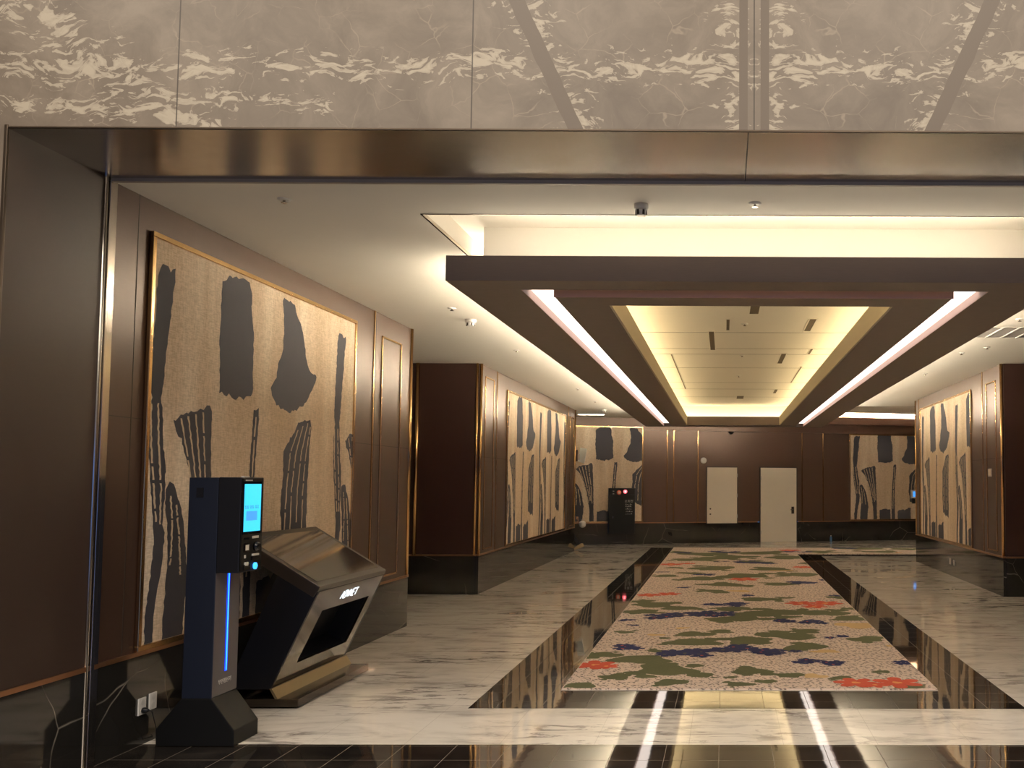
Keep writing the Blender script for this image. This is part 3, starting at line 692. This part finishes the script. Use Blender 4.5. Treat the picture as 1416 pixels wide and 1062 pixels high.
# ------------------------------------------------------------------ payment kiosk
def kiosk():
    t = thing('payment_kiosk', 'slim navy payment kiosk with cyan screen and blue light line, on a sloped foot', 'kiosk', (-3.305, 6.06, 0))
    ox, oy = -3.305, 6.06
    def P(x, y, z): return (x-ox, y-oy, z)
    Y0, Y1 = 5.911, 6.21
    prof = [(-3.55,0.002),(-3.062,0.002),(-3.062,0.100),(-3.211,0.295),(-3.400,0.295),(-3.55,0.110)]
    b = MB(); b.prism([P(x, Y0, z) for x, z in prof], [P(x, Y1, z) for x, z in prof]); b.build('base', M['base_metal'], t, bevel=0.004)
    b = MB(); b.box(-3.398-ox, -3.211-ox, Y0-oy, Y1-oy, 0.295, 1.681); c = b.build('column', M['navy_metal'], t, bevel=0.004)
    b = MB(); b.box(-3.213-ox, -3.209-ox, Y0+0.004-oy, Y1-0.004-oy, 0.30, 1.075); b.build('front_panel', M['grey_metal'], t)
    b = MB(); b.box(-3.211-ox, -3.067-ox, Y0-oy, 6.198-oy, 1.077, 1.683); h = b.build('head', M['black_metal'], t, bevel=0.005)
    X = -3.066-ox
    def fr(name, ya, yb, za, zb, mat, d=0.004, par=t, x=X): return MB().box(x, x+d, ya-oy, yb-oy, za, zb).build(name, M[mat], par)
    fr('bezel', 5.922, 6.186, 1.087, 1.675, 'base_metal', 0.003)
    fr('screen_surround', 5.930, 6.160, 1.318, 1.655, 'black_gloss', 0.006)
    s = fr('screen', 5.940, 6.150, 1.335, 1.640, 'screen', 0.0075)
    fr('screen_button', 5.966, 6.104, 1.405, 1.465, 'screen_block', 0.0004, s, X+0.0076)
    b = MB(); rr = random.Random(3)
    for i in range(15):
        y = 5.95 + i*0.0125; z = 1.485
        if i % 5 == 4: continue
        b.box(X+0.0076, X+0.008, y-oy, y+0.008-oy, z, z+0.004); b.box(X+0.0076, X+0.008, y-oy+rr.uniform(0,.006), y+0.009-oy, z+0.009, z+0.013)
        b.box(X+0.0076, X+0.008, y+0.003-oy, y+0.0055-oy, z-0.006, z+0.02)
    b.build('screen_text', M['screen_ink'], s)
    fr('top_light', 5.96, 6.03, 1.6835, 1.690, 'white', 0.02, t, X-0.03)
    fr('camera_strip', 5.955, 6.04, 1.660, 1.667, 'print', 0.005)
    # slots, readers and buttons under the screen
    fr('card_slot', 5.955, 6.02, 1.283, 1.296, 'black_gloss', 0.006); fr('bill_slot', 6.06, 6.135, 1.288, 1.303, 'greyplastic', 0.008)
    fr('reader', 5.955, 6.02, 1.205, 1.262, 'black_gloss', 0.010); fr('label_plate', 5.967, 6.008, 1.216, 1.250, 'greyplastic', 0.0108)
    b = MB(); b.lathe([(0.030, X), (0.030, X+0.02), (0.018, X+0.034)], (0, 6.10-oy, 1.235), 16, 'x'); b.build('camera_dome', M['black_gloss'], t)
    fr('coin_slot', 6.06, 6.13, 1.176, 1.188, 'print', 0.016); fr('coin_cup', 6.05, 6.14, 1.148, 1.172, 'black_gloss', 0.014)
    fr('reader_print', 5.965, 5.985, 1.166, 1.186, 'greyplastic', 0.005); fr('receipt_slot', 5.955, 6.03, 1.094, 1.124, 'black_gloss', 0.010); fr('receipt_paper', 5.97, 6.005, 1.118, 1.140, 'print', 0.012)
    b = MB(); b.lathe([(0.022, X), (0.022, X+0.012), (0.012, X+0.018)], (0, 6.10-oy, 1.108), 16, 'x'); b.build('call_button', M['led_core'], t)
    xf = -3.209-ox
    b = MB(); b.box(xf, xf+0.003, 6.052-oy, 6.076-oy, 0.44, 1.066, M['led_blue']); b.box(xf+0.003, xf+0.0045, 6.059-oy, 6.069-oy, 0.445, 1.066, M['led_core']); l = b.build('light_line', None, t)
    l['label'] = 'glowing blue light line'
    text_obj('lettering', '무인정산기', 0.034, M['print'], t, (xf+0.001, 6.057-oy, 0.368), (PI/2, 0, PI/2))
    b = MB(); b.box(-3.348-ox, -3.305-ox, Y0-0.003-oy, Y0-oy, 1.555, 1.615); b.build('speaker_grille', M['black_metal'], t)
    return t
kiosk()

# ------------------------------------------------------------------ slanted information desk
def desk():
    t = thing('information_desk', 'slanted bronze touch-screen desk on a flat foot, between the kiosk and the framed wall panel', 'desk', (-3.35, 7.55, 0))
    ox, oy = -3.35, 7.55; YA, YB = 6.88, 8.22
    def ext(poly, y0, y1): return [(x-ox, y0-oy, z) for x, z in poly], [(x-ox, y1-oy, z) for x, z in poly]
    up = Vector((-0.63, 0.38)).normalized(); nrm = Vector((up.y, -up.x)) * -1   # slope direction of the top, and its upward normal
    nrm = Vector((0.38, 0.63)).normalized()
    A, B = Vector((-3.600, 1.265)), Vector((-2.970, 0.885))
    dn = -nrm*0.092
    top = [tuple(A), tuple(B), (-2.982, 0.858), tuple(B+dn), tuple(A+dn)]
    b = MB(); b.prism(*ext(top, YA, YB)); tb = b.build('table_top', M['desk_edge'], t, bevel=0.004)
    def on_top(u, v, h):                                        # u along slope 0..1 from back, v along y
        p = A + (B-A)*u + nrm*h; return (p.x-ox, v-oy, p.y)
    b = MB(); b.hexa([on_top(.08,YA+.06,.0005), on_top(.92,YA+.06,.0005), on_top(.92,YB-.06,.0005), on_top(.08,YB-.06,.0005), on_top(.08,YA+.06,.003), on_top(.92,YA+.06,.003), on_top(.92,YB-.06,.003), on_top(.08,YB-.06,.003)])
    s = b.build('touch_screen', M['desk_glass'], t)
    T, Q = Vector((-2.985, 0.845)), Vector((-3.315, 0.140))      # front face of the leaning body
    off = Vector((-0.31, 0.0))
    T2 = Vector((-3.275, 0.990)); Q2 = Vector((-3.63, 0.140))
    # body with an opening in its front
    def ft(sv, y, d=0.0):                                        # point on the front face
        p = T + (Q-T)*sv; n = Vector((0.705, -0.33)).normalized(); p = p - n*d; return (p.x-ox, y-oy, p.y)
    b = MB(); b.prism(*ext([tuple(T), tuple(T2), tuple(Q2), tuple(Q)], YA+0.003, YA+0.03)); b.build('side_panel', M['black_metal'], t)
    b = MB(); b.prism(*ext([tuple(T), tuple(T2), tuple(Q2), tuple(Q)], YB-0.03, YB)); b.build('side_panel', M['black_metal'], t)
    b = MB(); b.prism(*ext([tuple(T2), tuple(T2+Vector((0.03,0))), tuple(Q2+Vector((0.03,0))), tuple(Q2)], YA+0.03, YB-0.03)); b.build('back_panel', M['black_metal'], t)
    s0, s1, ya, yb = 0.24, 0.80, YA+0.27, YB-0.14
    b = MB()
    for (a, c, p, q) in ((0, s0, YA+.0305, YB-.0305), (s1, 1, YA+.0305, YB-.0305), (s0, s1, YA+.0305, ya), (s0, s1, yb, YB-.0305)):
        b.hexa([ft(a,p,.02), ft(c,p,.02), ft(c,q,.02), ft(a,q,.02), ft(a,p), ft(c,p), ft(c,q), ft(a,q)])
    b.build('front_panel', M['desk_front'], t)
    b = MB()
    b.hexa([ft(s0,ya,.20), ft(s1,ya,.20), ft(s1,yb,.20), ft(s0,yb,.20), ft(s0,ya,.19), ft(s1,ya,.19), ft(s1,yb,.19), ft(s0,yb,.19)])
    for (a, c, p, q) in ((s0-.01, s0, ya, yb), (s1, s1+.01, ya, yb), (s0, s1, ya-.008, ya), (s0, s1, yb, yb+.008)):
        b.hexa([ft(a,p,.19), ft(c,p,.19), ft(c,q,.19), ft(a,q,.19), ft(a,p,.021), ft(c,p,.021), ft(c,q,.021), ft(a,q,.021)])
    b.build('niche', M['black_metal'], t)
    # lit lettering above the niche: seven leaning strokes of light
    fd = (T-Q).normalized()
    b = MB(); gl = random.Random(5)
    def stroke(sa, y_a, sb, y_b, w=0.007):
        b.hexa([ft(sa,y_a,-.001), ft(sb,y_b,-.001), ft(sb,y_b+w,-.001), ft(sa,y_a+w,-.001), ft(sa,y_a,-.004), ft(sb,y_b,-.004), ft(sb,y_b+w,-.004), ft(sa,y_a+w,-.004)])
    y = YA+0.52
    for ch in 'ADVNET':
        w = 0.040; a, c = 0.155, 0.075
        seg = {'A': [((a,0),(c,.5)),((c,.5),(a,1)),((.125,.25),(.125,.75))], 'D': [((a,0),(c,0)),((c,.9),(a,.9)),((c,0),(c,.9)),((a,0),(a,.9))], 'V': [((c,0),(a,.5)),((a,.5),(c,1))],
               'N': [((a,0),(c,0)),((c,0),(a,.9)),((a,.9),(c,.9))], 'E': [((a,0),(c,0)),((c,0),(c,.9)),((.115,0),(.115,.8)),((a,0),(a,.9))], 'T': [((a,.5),(c,.5)),((c,0),(c,1))]}[ch]
        for (p, q) in seg:
            if abs(p[0]-q[0]) < 1e-6: b.hexa([ft(p[0]-.006,y+p[1]*w,-.001), ft(p[0]+.006,y+p[1]*w,-.001), ft(p[0]+.006,y+q[1]*w,-.001), ft(p[0]-.006,y+q[1]*w,-.001), ft(p[0]-.006,y+p[1]*w,-.004), ft(p[0]+.006,y+p[1]*w,-.004), ft(p[0]+.006,y+q[1]*w,-.004), ft(p[0]-.006,y+q[1]*w,-.004)])
            else: stroke(p[0], y+p[1]*w, q[0], y+q[1]*w)
        y += 0.054
    lo = b.build('lit_lettering', M['logo'], t); lo['label'] = 'small lit white lettering'
    b = MB(); b.prism(*ext([(-3.318,0.145),(-3.300,0.145),(-3.255,0.072),(-3.275,0.072)], YA, YB)); b.build('brass_kick_strip', M['dull_brass'], t)
    b = MB(); b.box(-3.63-ox, -3.105-ox, YA-oy, YB-oy, 0.014, 0.072); b.build('foot_plate', M['desk_front'], t, bevel=0.003)
    for yy in (YA+.08, YB-.08):
        for xx in (-3.57, -3.17): MB().box(xx-.03-ox, xx+.03-ox, yy-.03-oy, yy+.03-oy, 0.001, 0.014).build('levelling_foot', M['black_metal'], t)
desk()

# ------------------------------------------------------------------ outlets, switch
def outlet(label, x, sgn, y, z, h=0.105, w=0.075, group=None, dep=0.010):
    t = thing('power_outlet', label, 'outlet', (x, y, z), group=group)
    b = MB(); b.box(min(0,sgn*dep), max(0,sgn*dep), -w/2, w/2, -h/2, h/2); p = b.build('cover_plate', M['white'], t, bevel=0.003)
    for dz in (-0.025, 0.025):
        s = MB(); s.lathe([(0.018, sgn*dep*0.9), (0.018, sgn*(dep+0.0012))], (0,0,dz), 16, 'x'); s.build('socket', M['greyplastic'], t)
    return t
outlet('white wall outlet with a black plug in its lower socket, beside the kiosk', XL+0.0125, 1, 5.935, 0.243)
outlet('white wall outlet without plug, closer to the kiosk than the plugged one', XL+0.0125, 1, 6.045, 0.252)
pl = thing('power_plug', 'black plug in the white outlet beside the kiosk', 'plug', (XL+0.0245, 5.935, 0.218))
b = MB(); b.lathe([(0.017, 0), (0.019, 0.012), (0.013, 0.03), (0.006, 0.04)], (0,0,0), 14, 'x'); b.build('plug_body', M['black_metal'], pl)
b = MB(); b.tube([(0.038,0,0),(0.052,0.01,-0.01),(0.05,0.06,-0.12),(0.03,0.10,-0.205),(0.03,0.2,-0.213),(0.06,0.24,-0.213)], 0.004, 6); b.build('power_cord', M['black_metal'], pl)
outlet('small white outlet low on the pier under the switch, further from its corner', XR-0.0125, -1, 16.94, 0.255, 0.11, 0.12)
outlet('small white outlet low on the pier under the switch, closer to its corner', XR-0.0125, -1, 16.66, 0.248, 0.10, 0.10)
t = thing('light_switch', 'white light switch in the framed panel of the pier', 'switch', (XR, 14.38, 1.835))
MB().box(-0.012, 0, -0.085, 0.085, -0.062, 0.062).build('cover_plate', M['white'], t, bevel=0.003)
for dy in (-0.037, 0.037): MB().box(-0.017, -0.012, dy-0.03, dy+0.03, -0.045, 0.045).build('rocker', M['door'], t, bevel=0.002)

# ------------------------------------------------------------------ things on the back wall
def on_back(name, label, cat, s, z):
    t = thing(name, label, cat); t.matrix_world = BW @ Matrix.Translation((s, 0, z)); return t
t = on_back('fire_hose_cabinet', 'black fire hose cabinet with a glowing red lamp, against the end wall painting', 'cabinet', -2.915, 0.28)
b = MB(); b.box(-0.36, 0.36, -0.14, -0.019, 0, 1.245); b.build('body', M['black_metal'], t, bevel=0.006)
MB().box(-0.335, 0.335, -0.152, -0.14, 0.02, 1.06).build('cabinet_door', M['base_metal'], t, bevel=0.003)
MB().box(-0.335, 0.335, -0.150, -0.14, 1.075, 1.23).build('upper_panel', M['base_metal'], t, bevel=0.003)
b = MB(); b.lathe([(0.062, -0.150), (0.062, -0.165), (0.045, -0.178), (0.03, -0.178)], (-0.085,0,1.125), 24, 'y'); b.build('alarm_bell', M['red_bell'], t)
b = MB(); b.lathe([(0.035, -0.178), (0.033, -0.183)], (-0.085,0,1.125), 20, 'y'); b.build('bell_grille', M['greyplastic'], t)
b = MB(); b.lathe([(0.050, -0.150), (0.050, -0.165), (0.035, -0.19)], (0.085,0,1.15), 20, 'y', M['red_lamp']); b.lathe([(0.026, -0.188), (0.012, -0.195)], (0.085,0,1.15), 14, 'y', M['lamp_core']); b.build('warning_lamp', None, t)
for dz in (1.16, 1.09): MB().box(-0.255, -0.215, -0.156, -0.150, dz-0.008, dz+0.008).build('indicator', M['greyplastic'], t)
text_obj('heading', '소화전', 0.085, M['print'], t, (0.19, -0.153, 0.86), (PI/2, 0, 0))
rr = random.Random(11)
for i, z in enumerate((0.79, 0.735, 0.67, 0.60, 0.535)):
    b = MB(); x = 0.10
    while x < 0.27:
        w = rr.uniform(0.012, 0.03); b.box(x, x+w, -0.1535, -0.152, z, z+rr.choice((0.008, 0.014, 0.03))); x += w + rr.uniform(0.008, 0.02)
    b.build('instruction_line', M['print'], t)
MB().box(-0.255, -0.235, -0.165, -0.152, 0.43, 0.49).build('latch', M['steel'], t)

t = on_back('wall_sounder', 'small round white wall sounder above the short cream door', 'sounder', -0.605, 2.30)
b = MB(); b.lathe([(0.085, -0.001), (0.085, -0.03), (0.06, -0.05), (0.05, -0.05)], (0,0,0), 24, 'y'); b.build('body', M['white'], t)
b = MB(); b.lathe([(0.03, -0.05), (0.028, -0.054)], (0,0,0), 16, 'y'); b.build('grille', M['greyplastic'], t)
t = on_back('dome_camera', 'small dark dome camera under the frieze between the two cream doors', 'camera', 0.175, 3.124)
b = MB(); b.lathe([(0.085, 0), (0.085, -0.02), (0.07, -0.03)], (0, -0.075, 0), 20); b.build('mount', M['bronze'], t)
b = MB(); b.lathe([(0.066, -0.03), (0.06, -0.055), (0.04, -0.078), (0.015, -0.088)], (0, -0.075, 0), 20); b.build('dome', M['black_gloss'], t)
t = on_back('wall_terminal', 'white wall terminal with a blue screen on the end wall painting', 'terminal', 5.83, 1.08)
MB().box(-0.10, 0.16, -0.09, -0.0305, 0.16, 0.40).build('body', M['white'], t, bevel=0.006)
MB().box(-0.045, 0.135, -0.095, -0.09, 0.20, 0.36).build('screen', M['screen_block'], t)
MB().box(-0.05, 0.16, -0.075, -0.0305, 0.0, 0.155).build('keypad_box', M['black_metal'], t, bevel=0.004)
t = thing('blue_bottle', 'tiny blue bottle on the floor by the end wall, beside the tall cream door', 'bottle', (3.08, 26.80, 0))
b = MB(); b.lathe([(0.03, 0.001), (0.033, 0.01), (0.033, 0.12), (0.014, 0.15)], n=16); b.build('body', M['bluebottle'], t)
b = MB(); b.lathe([(0.014, 0.15), (0.014, 0.172)], n=12); b.build('cap', M['white'], t)
# projecting sign at the end of the pier
t = thing('bracket_sign', 'small pale sign on a bracket at the far end of the pier', 'sign', (XL+0.02, 22.80, 2.17))
MB().box(0.0, 0.05, -0.03, 0.03, 0.02, 0.30).build('bracket', M['bronze'], t)
b = MB(); b.prism([(0.05,-0.02,0.02),(0.21,-0.02,-0.03),(0.27,-0.02,0.33),(0.11,-0.02,0.36)], [(0.05,0.02,0.02),(0.21,0.02,-0.03),(0.27,0.02,0.33),(0.11,0.02,0.36)]); b.build('panel', M['sign_white'], t)
MB().box(0.05, 0.10, -0.035, 0.035, 0.06, 0.20).build('junction_box', M['greyplastic'], t)

# ------------------------------------------------------------------ on the ceiling
def smoke(label, x, y, r, z=HC, m='white', deep=1.0):
    t = thing('smoke_detector', label, 'smoke detector', (x, y, z))
    b = MB(); b.lathe([(r, 0), (r, -0.022*deep), (r*0.93, -0.035*deep)], n=24); b.build('mount', M[m], t)
    b = MB(); b.lathe([(r*0.80, -0.035*deep), (r*0.72, -0.055*deep), (r*0.56, -0.075*deep), (r*0.5, -0.075*deep)], n=24); b.build('dome', M[m], t)
    for i in range(6):
        a = PI/3*i; q = MB().box(-0.007, 0.007, -0.003, 0.003, -0.072*deep, -0.040*deep); v = q.build('vent_slot', M['groove'], t)
        v.location = (r*0.74*math.cos(a), r*0.74*math.sin(a), 0); v.rotation_euler = (0,0,a+PI/2)
    return t
smoke('grey smoke detector on the ceiling in front of the bright cove edge', -0.543, 5.90, 0.047, m='greyplastic')
smoke('white smoke detector on the plain ceiling strip beside the soffit, above the first alcove', -2.807, 10.16, 0.062)
smoke('white smoke detector on the ceiling by the slim vent, close to the end wall', -2.94, 22.5, 0.075)
def sprinkler(label, x, y, z=HC, grp=None):
    t = thing('sprinkler', label, 'sprinkler', (x, y, z), group=grp)
    b = MB(); b.lathe([(0.042, 0), (0.040, -0.006), (0.022, -0.010)], n=18); b.build('rose', M['white'], t)
    b = MB(); b.lathe([(0.008, -0.010), (0.008, -0.022), (0.020, -0.024), (0.020, -0.027)], n=12); b.build('head', M['steel'], t)
    return t
sp = sprinkler('flush sprinkler on the ceiling near the grey smoke detector, at the cove edge', 0.192, 5.86)
for lab, x, y, z in (('lone sprinkler on the ceiling above the painting behind the kiosk', -2.808, 5.82, HC), ('sprinkler just before the white smoke detector by the first alcove', -2.817, 9.487, HC),
    ('sprinkler past the white smoke detector, above the first alcove corner', -2.826, 12.489, HC), ('sprinkler halfway along the pier ceiling strip', -2.80, 17.6, HC), ('sprinkler between the pier middle and the last smoke detector', -2.848, 20.32, HC),
    ('sprinkler on the ceiling before the grey grille', 3.214, 9.98, HC), ('sprinkler on the ceiling just past the grey grille', 3.449, 12.06, HC), ('sprinkler above the corner of the switch pier', 3.25, 12.60, HC), ('sprinkler above the middle of the switch pier', 3.266, 14.99, HC),
    ('first sprinkler in the glowing coffer, nearest the hall', 0.236, 10.9, 3.549), ('second sprinkler in the glowing coffer', 0.256, 13.6, 3.549), ('third sprinkler in the glowing coffer', 0.245, 16.2, 3.549)):
    copy_tree(sp, (x, y, z), lab)
for o in bpy.data.objects:
    if o.name.startswith('sprinkler'): o['group'] = 'ceiling sprinklers'
def vent(label, x, y, wx, wy, z, slats=0, mat='slotdark', name='ceiling_vent', frame=True):
    t = thing(name, label, 'vent', (x, y, z))
    MB().box(-wx/2, wx/2, -wy/2, wy/2, -0.004, 0.0).build('opening', M[mat], t)
    if frame:
        b = MB(); e = min(0.012, wx*0.25); b.box(-wx/2-e, -wx/2, -wy/2-e, wy/2+e, -0.007, 0.0); b.box(wx/2, wx/2+e, -wy/2-e, wy/2+e, -0.007, 0.0); b.box(-wx/2, wx/2, -wy/2-e, -wy/2, -0.007, 0.0); b.box(-wx/2, wx/2, wy/2, wy/2+e, -0.007, 0.0)
        b.build('frame', M['ceiling'], t)
    for i in range(slats):
        x_ = -wx/2 + wx*(i+1)/(slats+1); MB().box(x_-0.012, x_+0.012, -wy/2, wy/2, -0.012, -0.004).build('slat', M['white'], t)
    return t
vent('grey ceiling grille with white bars beside the soffit, before the switch pier', 3.48, 10.87, 0.95, 0.74, HC, 4, 'vent')
t = thing('ceiling_light', 'slim pale ceiling light before the end wall painting with the red-lamp cabinet', 'light', (-3.48, 24.15, HC))
b = MB(); b.box(-0.36, 0.36, -0.10, 0.10, -0.008, 0); b.build('trim_ring', M['greyplastic'], t)
for dx in (-0.23, 0, 0.23): MB().box(dx-0.10, dx+0.10, -0.07, 0.07, -0.011, -0.008).build('lens', M['lens_glow'], t)
for lab, x, y0, y1, w in (('wide dark slot vent in the coffer closest to the hall', 0.325, 9.70, 10.25, 0.10), ('thin dark slot vent beside the first coffer sprinkler', 0.038, 10.6, 11.35, 0.036), ('long dark slot vent on the kiosk side of the coffer', -0.168, 11.45, 13.05, 0.065),
    ('dark slot vent opposite the first coffer sprinkler, on the switch-pier side', 1.02, 10.55, 11.4, 0.075), ('dark slot vent beside the second coffer sprinkler', 0.864, 13.4, 14.5, 0.07), ('tiny dark slot vent near the coffer edge, before the second sprinkler', 1.225, 12.9, 13.45, 0.035),
    ('hairline long slot vent along the kiosk side of the coffer', -0.783, 13.5, 18.5, 0.018), ('hairline slot vent along the switch-pier side of the coffer', 1.242, 14.87, 17.3, 0.024), ('short dark slot vent towards the far end of the coffer', 1.04, 18.5, 19.3, 0.06), ('square brown vent at the far end of the coffer', 0.343, 19.9, 20.6, 0.15)):
    vent(lab, x, (y0+y1)/2, w, y1-y0, 3.5495)
b = MB(); b.box(5.2, 6.0, 23.2, 23.45, REC2-0.012, REC2); struct(b.build('ceiling_passage_fill', M['passage_glow']))  # added fill panel, hidden behind the pier, to brighten the end wall painting
# slot lights of the soffit
for lab, x0, x1 in (('long white light line in the soffit slot, on the kiosk side', -1.485, -1.292), ('long white light line in the soffit slot, on the switch-pier side', 1.732, 1.930)):
    t = thing('linear_light', lab, 'light', ((x0+x1)/2, 14.75, 3.135), group='soffit light lines'); w = (x1-x0)/2
    MB().box(-w, w, -7.8, 7.8, -0.006, 0.0).build('diffuser', M['slot_glow'], t)
    for ya in (-7.84, 7.8): MB().box(-w, w, ya, ya+0.04, -0.010, 0).build('end_cap', M['white'], t)

# ------------------------------------------------------------------ passer-by, almost hidden behind the pier
def person():
    t = thing('person', 'person in dark clothes and tan shoes stepping behind the far end of the pier', 'person', (-3.93, 23.15, 0))
    def skin_mesh(name, verts, edges, radii, mat, sub=2):
        me = bpy.data.meshes.new(name); me.from_pydata(verts, edges, []); me.materials.append(mat)
        o = bpy.data.objects.new(name, me); C.objects.link(o); o.parent = t
        s = o.modifiers.new('skin', 'SKIN'); s.use_smooth_shade = True
        for v, r in zip(me.skin_vertices[0].data, radii): v.radius = (r, r) if not isinstance(r, tuple) else r
        me.skin_vertices[0].data[0].use_root = True
        u = o.modifiers.new('sub', 'SUBSURF'); u.levels = u.render_levels = sub
        return o
    V = [(0,0,.92),(0,0,1.10),(-.03,0,1.30),(-.05,0,1.45),(-.07,0,1.53),(-.09,0,1.61),(-.10,0,1.70),      # spine, neck, head
         (-.05,.16,1.40),(-.02,.22,1.12),(-.10,.20,.90),(-.12,.20,.82),                                     # far arm
         (-.05,-.16,1.40),(.08,-.20,1.14),(.24,-.17,.92),(.29,-.16,.84),                                    # near arm, reaching back
         (-.02,.09,.88),(-.16,.09,.50),(-.22,.09,.10),(-.33,.09,.04),                                       # leading leg
         (.02,-.09,.88),(.10,-.09,.50),(.33,-.09,.16),(.40,-.09,.10)]                                       # trailing leg
    E_ = [(0,1),(1,2),(2,3),(3,4),(4,5),(5,6),(3,7),(7,8),(8,9),(9,10),(3,11),(11,12),(12,13),(13,14),(0,15),(15,16),(16,17),(17,18),(0,19),(19,20),(20,21),(21,22)]
    rad = [(.15,.11),(.14,.10),(.17,.11),(.12,.08),.05,.085,.075,.055,.045,.032,.022,.055,.045,.032,.022,.085,.06,.045,.035,.085,.06,.045,.035]
    skin_mesh('body', V, E_, rad, M['cloth'])
    b = MB(); b.lathe([(.005,-.115),(.05,-.10),(.078,-.03),(.085,.04),(.07,.09),(.02,.115)], (-.11,0,1.63), 18); h = b.build('head', M['skin'], t)
    b = MB(); b.lathe([(.088,-.01),(.097,.05),(.08,.105),(.02,.13)], (-.10,0,1.64), 18); b.build('hair', M['hair'], t)
    b = MB(); b.lathe([(.012,0),(.004,.03)], (-.21,0,1.62), 8, 'x'); b.build('nose', M['skin'], t)
    # near hand with fingers closed round the bag strap
    hv = [(.29,-.16,.84),(.31,-.16,.79)]; he = [(0,1)]; hr = [.026,.034]
    for i, L in enumerate((.062,.070,.066,.052)):
        y = -.19 + i*.019; n = len(hv)
        hv += [(.315,y,.765),(.325,y,.765-L*.5),(.305,y,.765-L*.8)]; he += [(1,n),(n,n+1),(n+1,n+2)]; hr += [.010,.009,.008]
    n = len(hv); hv += [(.29,-.20,.80),(.285,-.205,.76)]; he += [(0,n),(n,n+1)]; hr += [.011,.009]
    skin_mesh('hand', hv, he, hr, M['skin'], 1)
    sh = MB()
    def shoe(x, y, z, pitch):
        pts = [(-.16,.03),(-.13,.055),(-.03,.085),(.05,.10),(.10,.085),(.105,.0),(-.02,.0),(-.15,.0)]
        rot = lambda p: (x + p[0]*math.cos(pitch) - p[1]*math.sin(pitch), z + p[0]*math.sin(pitch) + p[1]*math.cos(pitch))
        m = MB(); q = [rot(p) for p in pts]; m.prism([(a, y-.045, c) for a, c in q], [(a, y+.045, c) for a, c in q])
        o = m.build('shoe', M['shoe'], t, bevel=0.018)
    shoe(-.30, .09, .004, 0.0); shoe(.37, -.09, .055, 0.36)
    return t
person()
t = thing('hand_bag', 'small white bag in the hand of the passer-by behind the pier', 'bag', (-3.93+.43, 22.99, 0.56))
b = MB(); b.lathe([(.03,0),(.075,.03),(.09,.09),(.07,.14),(.025,.165)], n=14); b.build('pouch', M['white'], t)
b = MB(); b.tube([(-.03,0,.15),(-.02,0,.195),(.0,0,.205),(.02,0,.195),(.03,0,.15)], .006, 6); b.build('strap', M['white'], t)
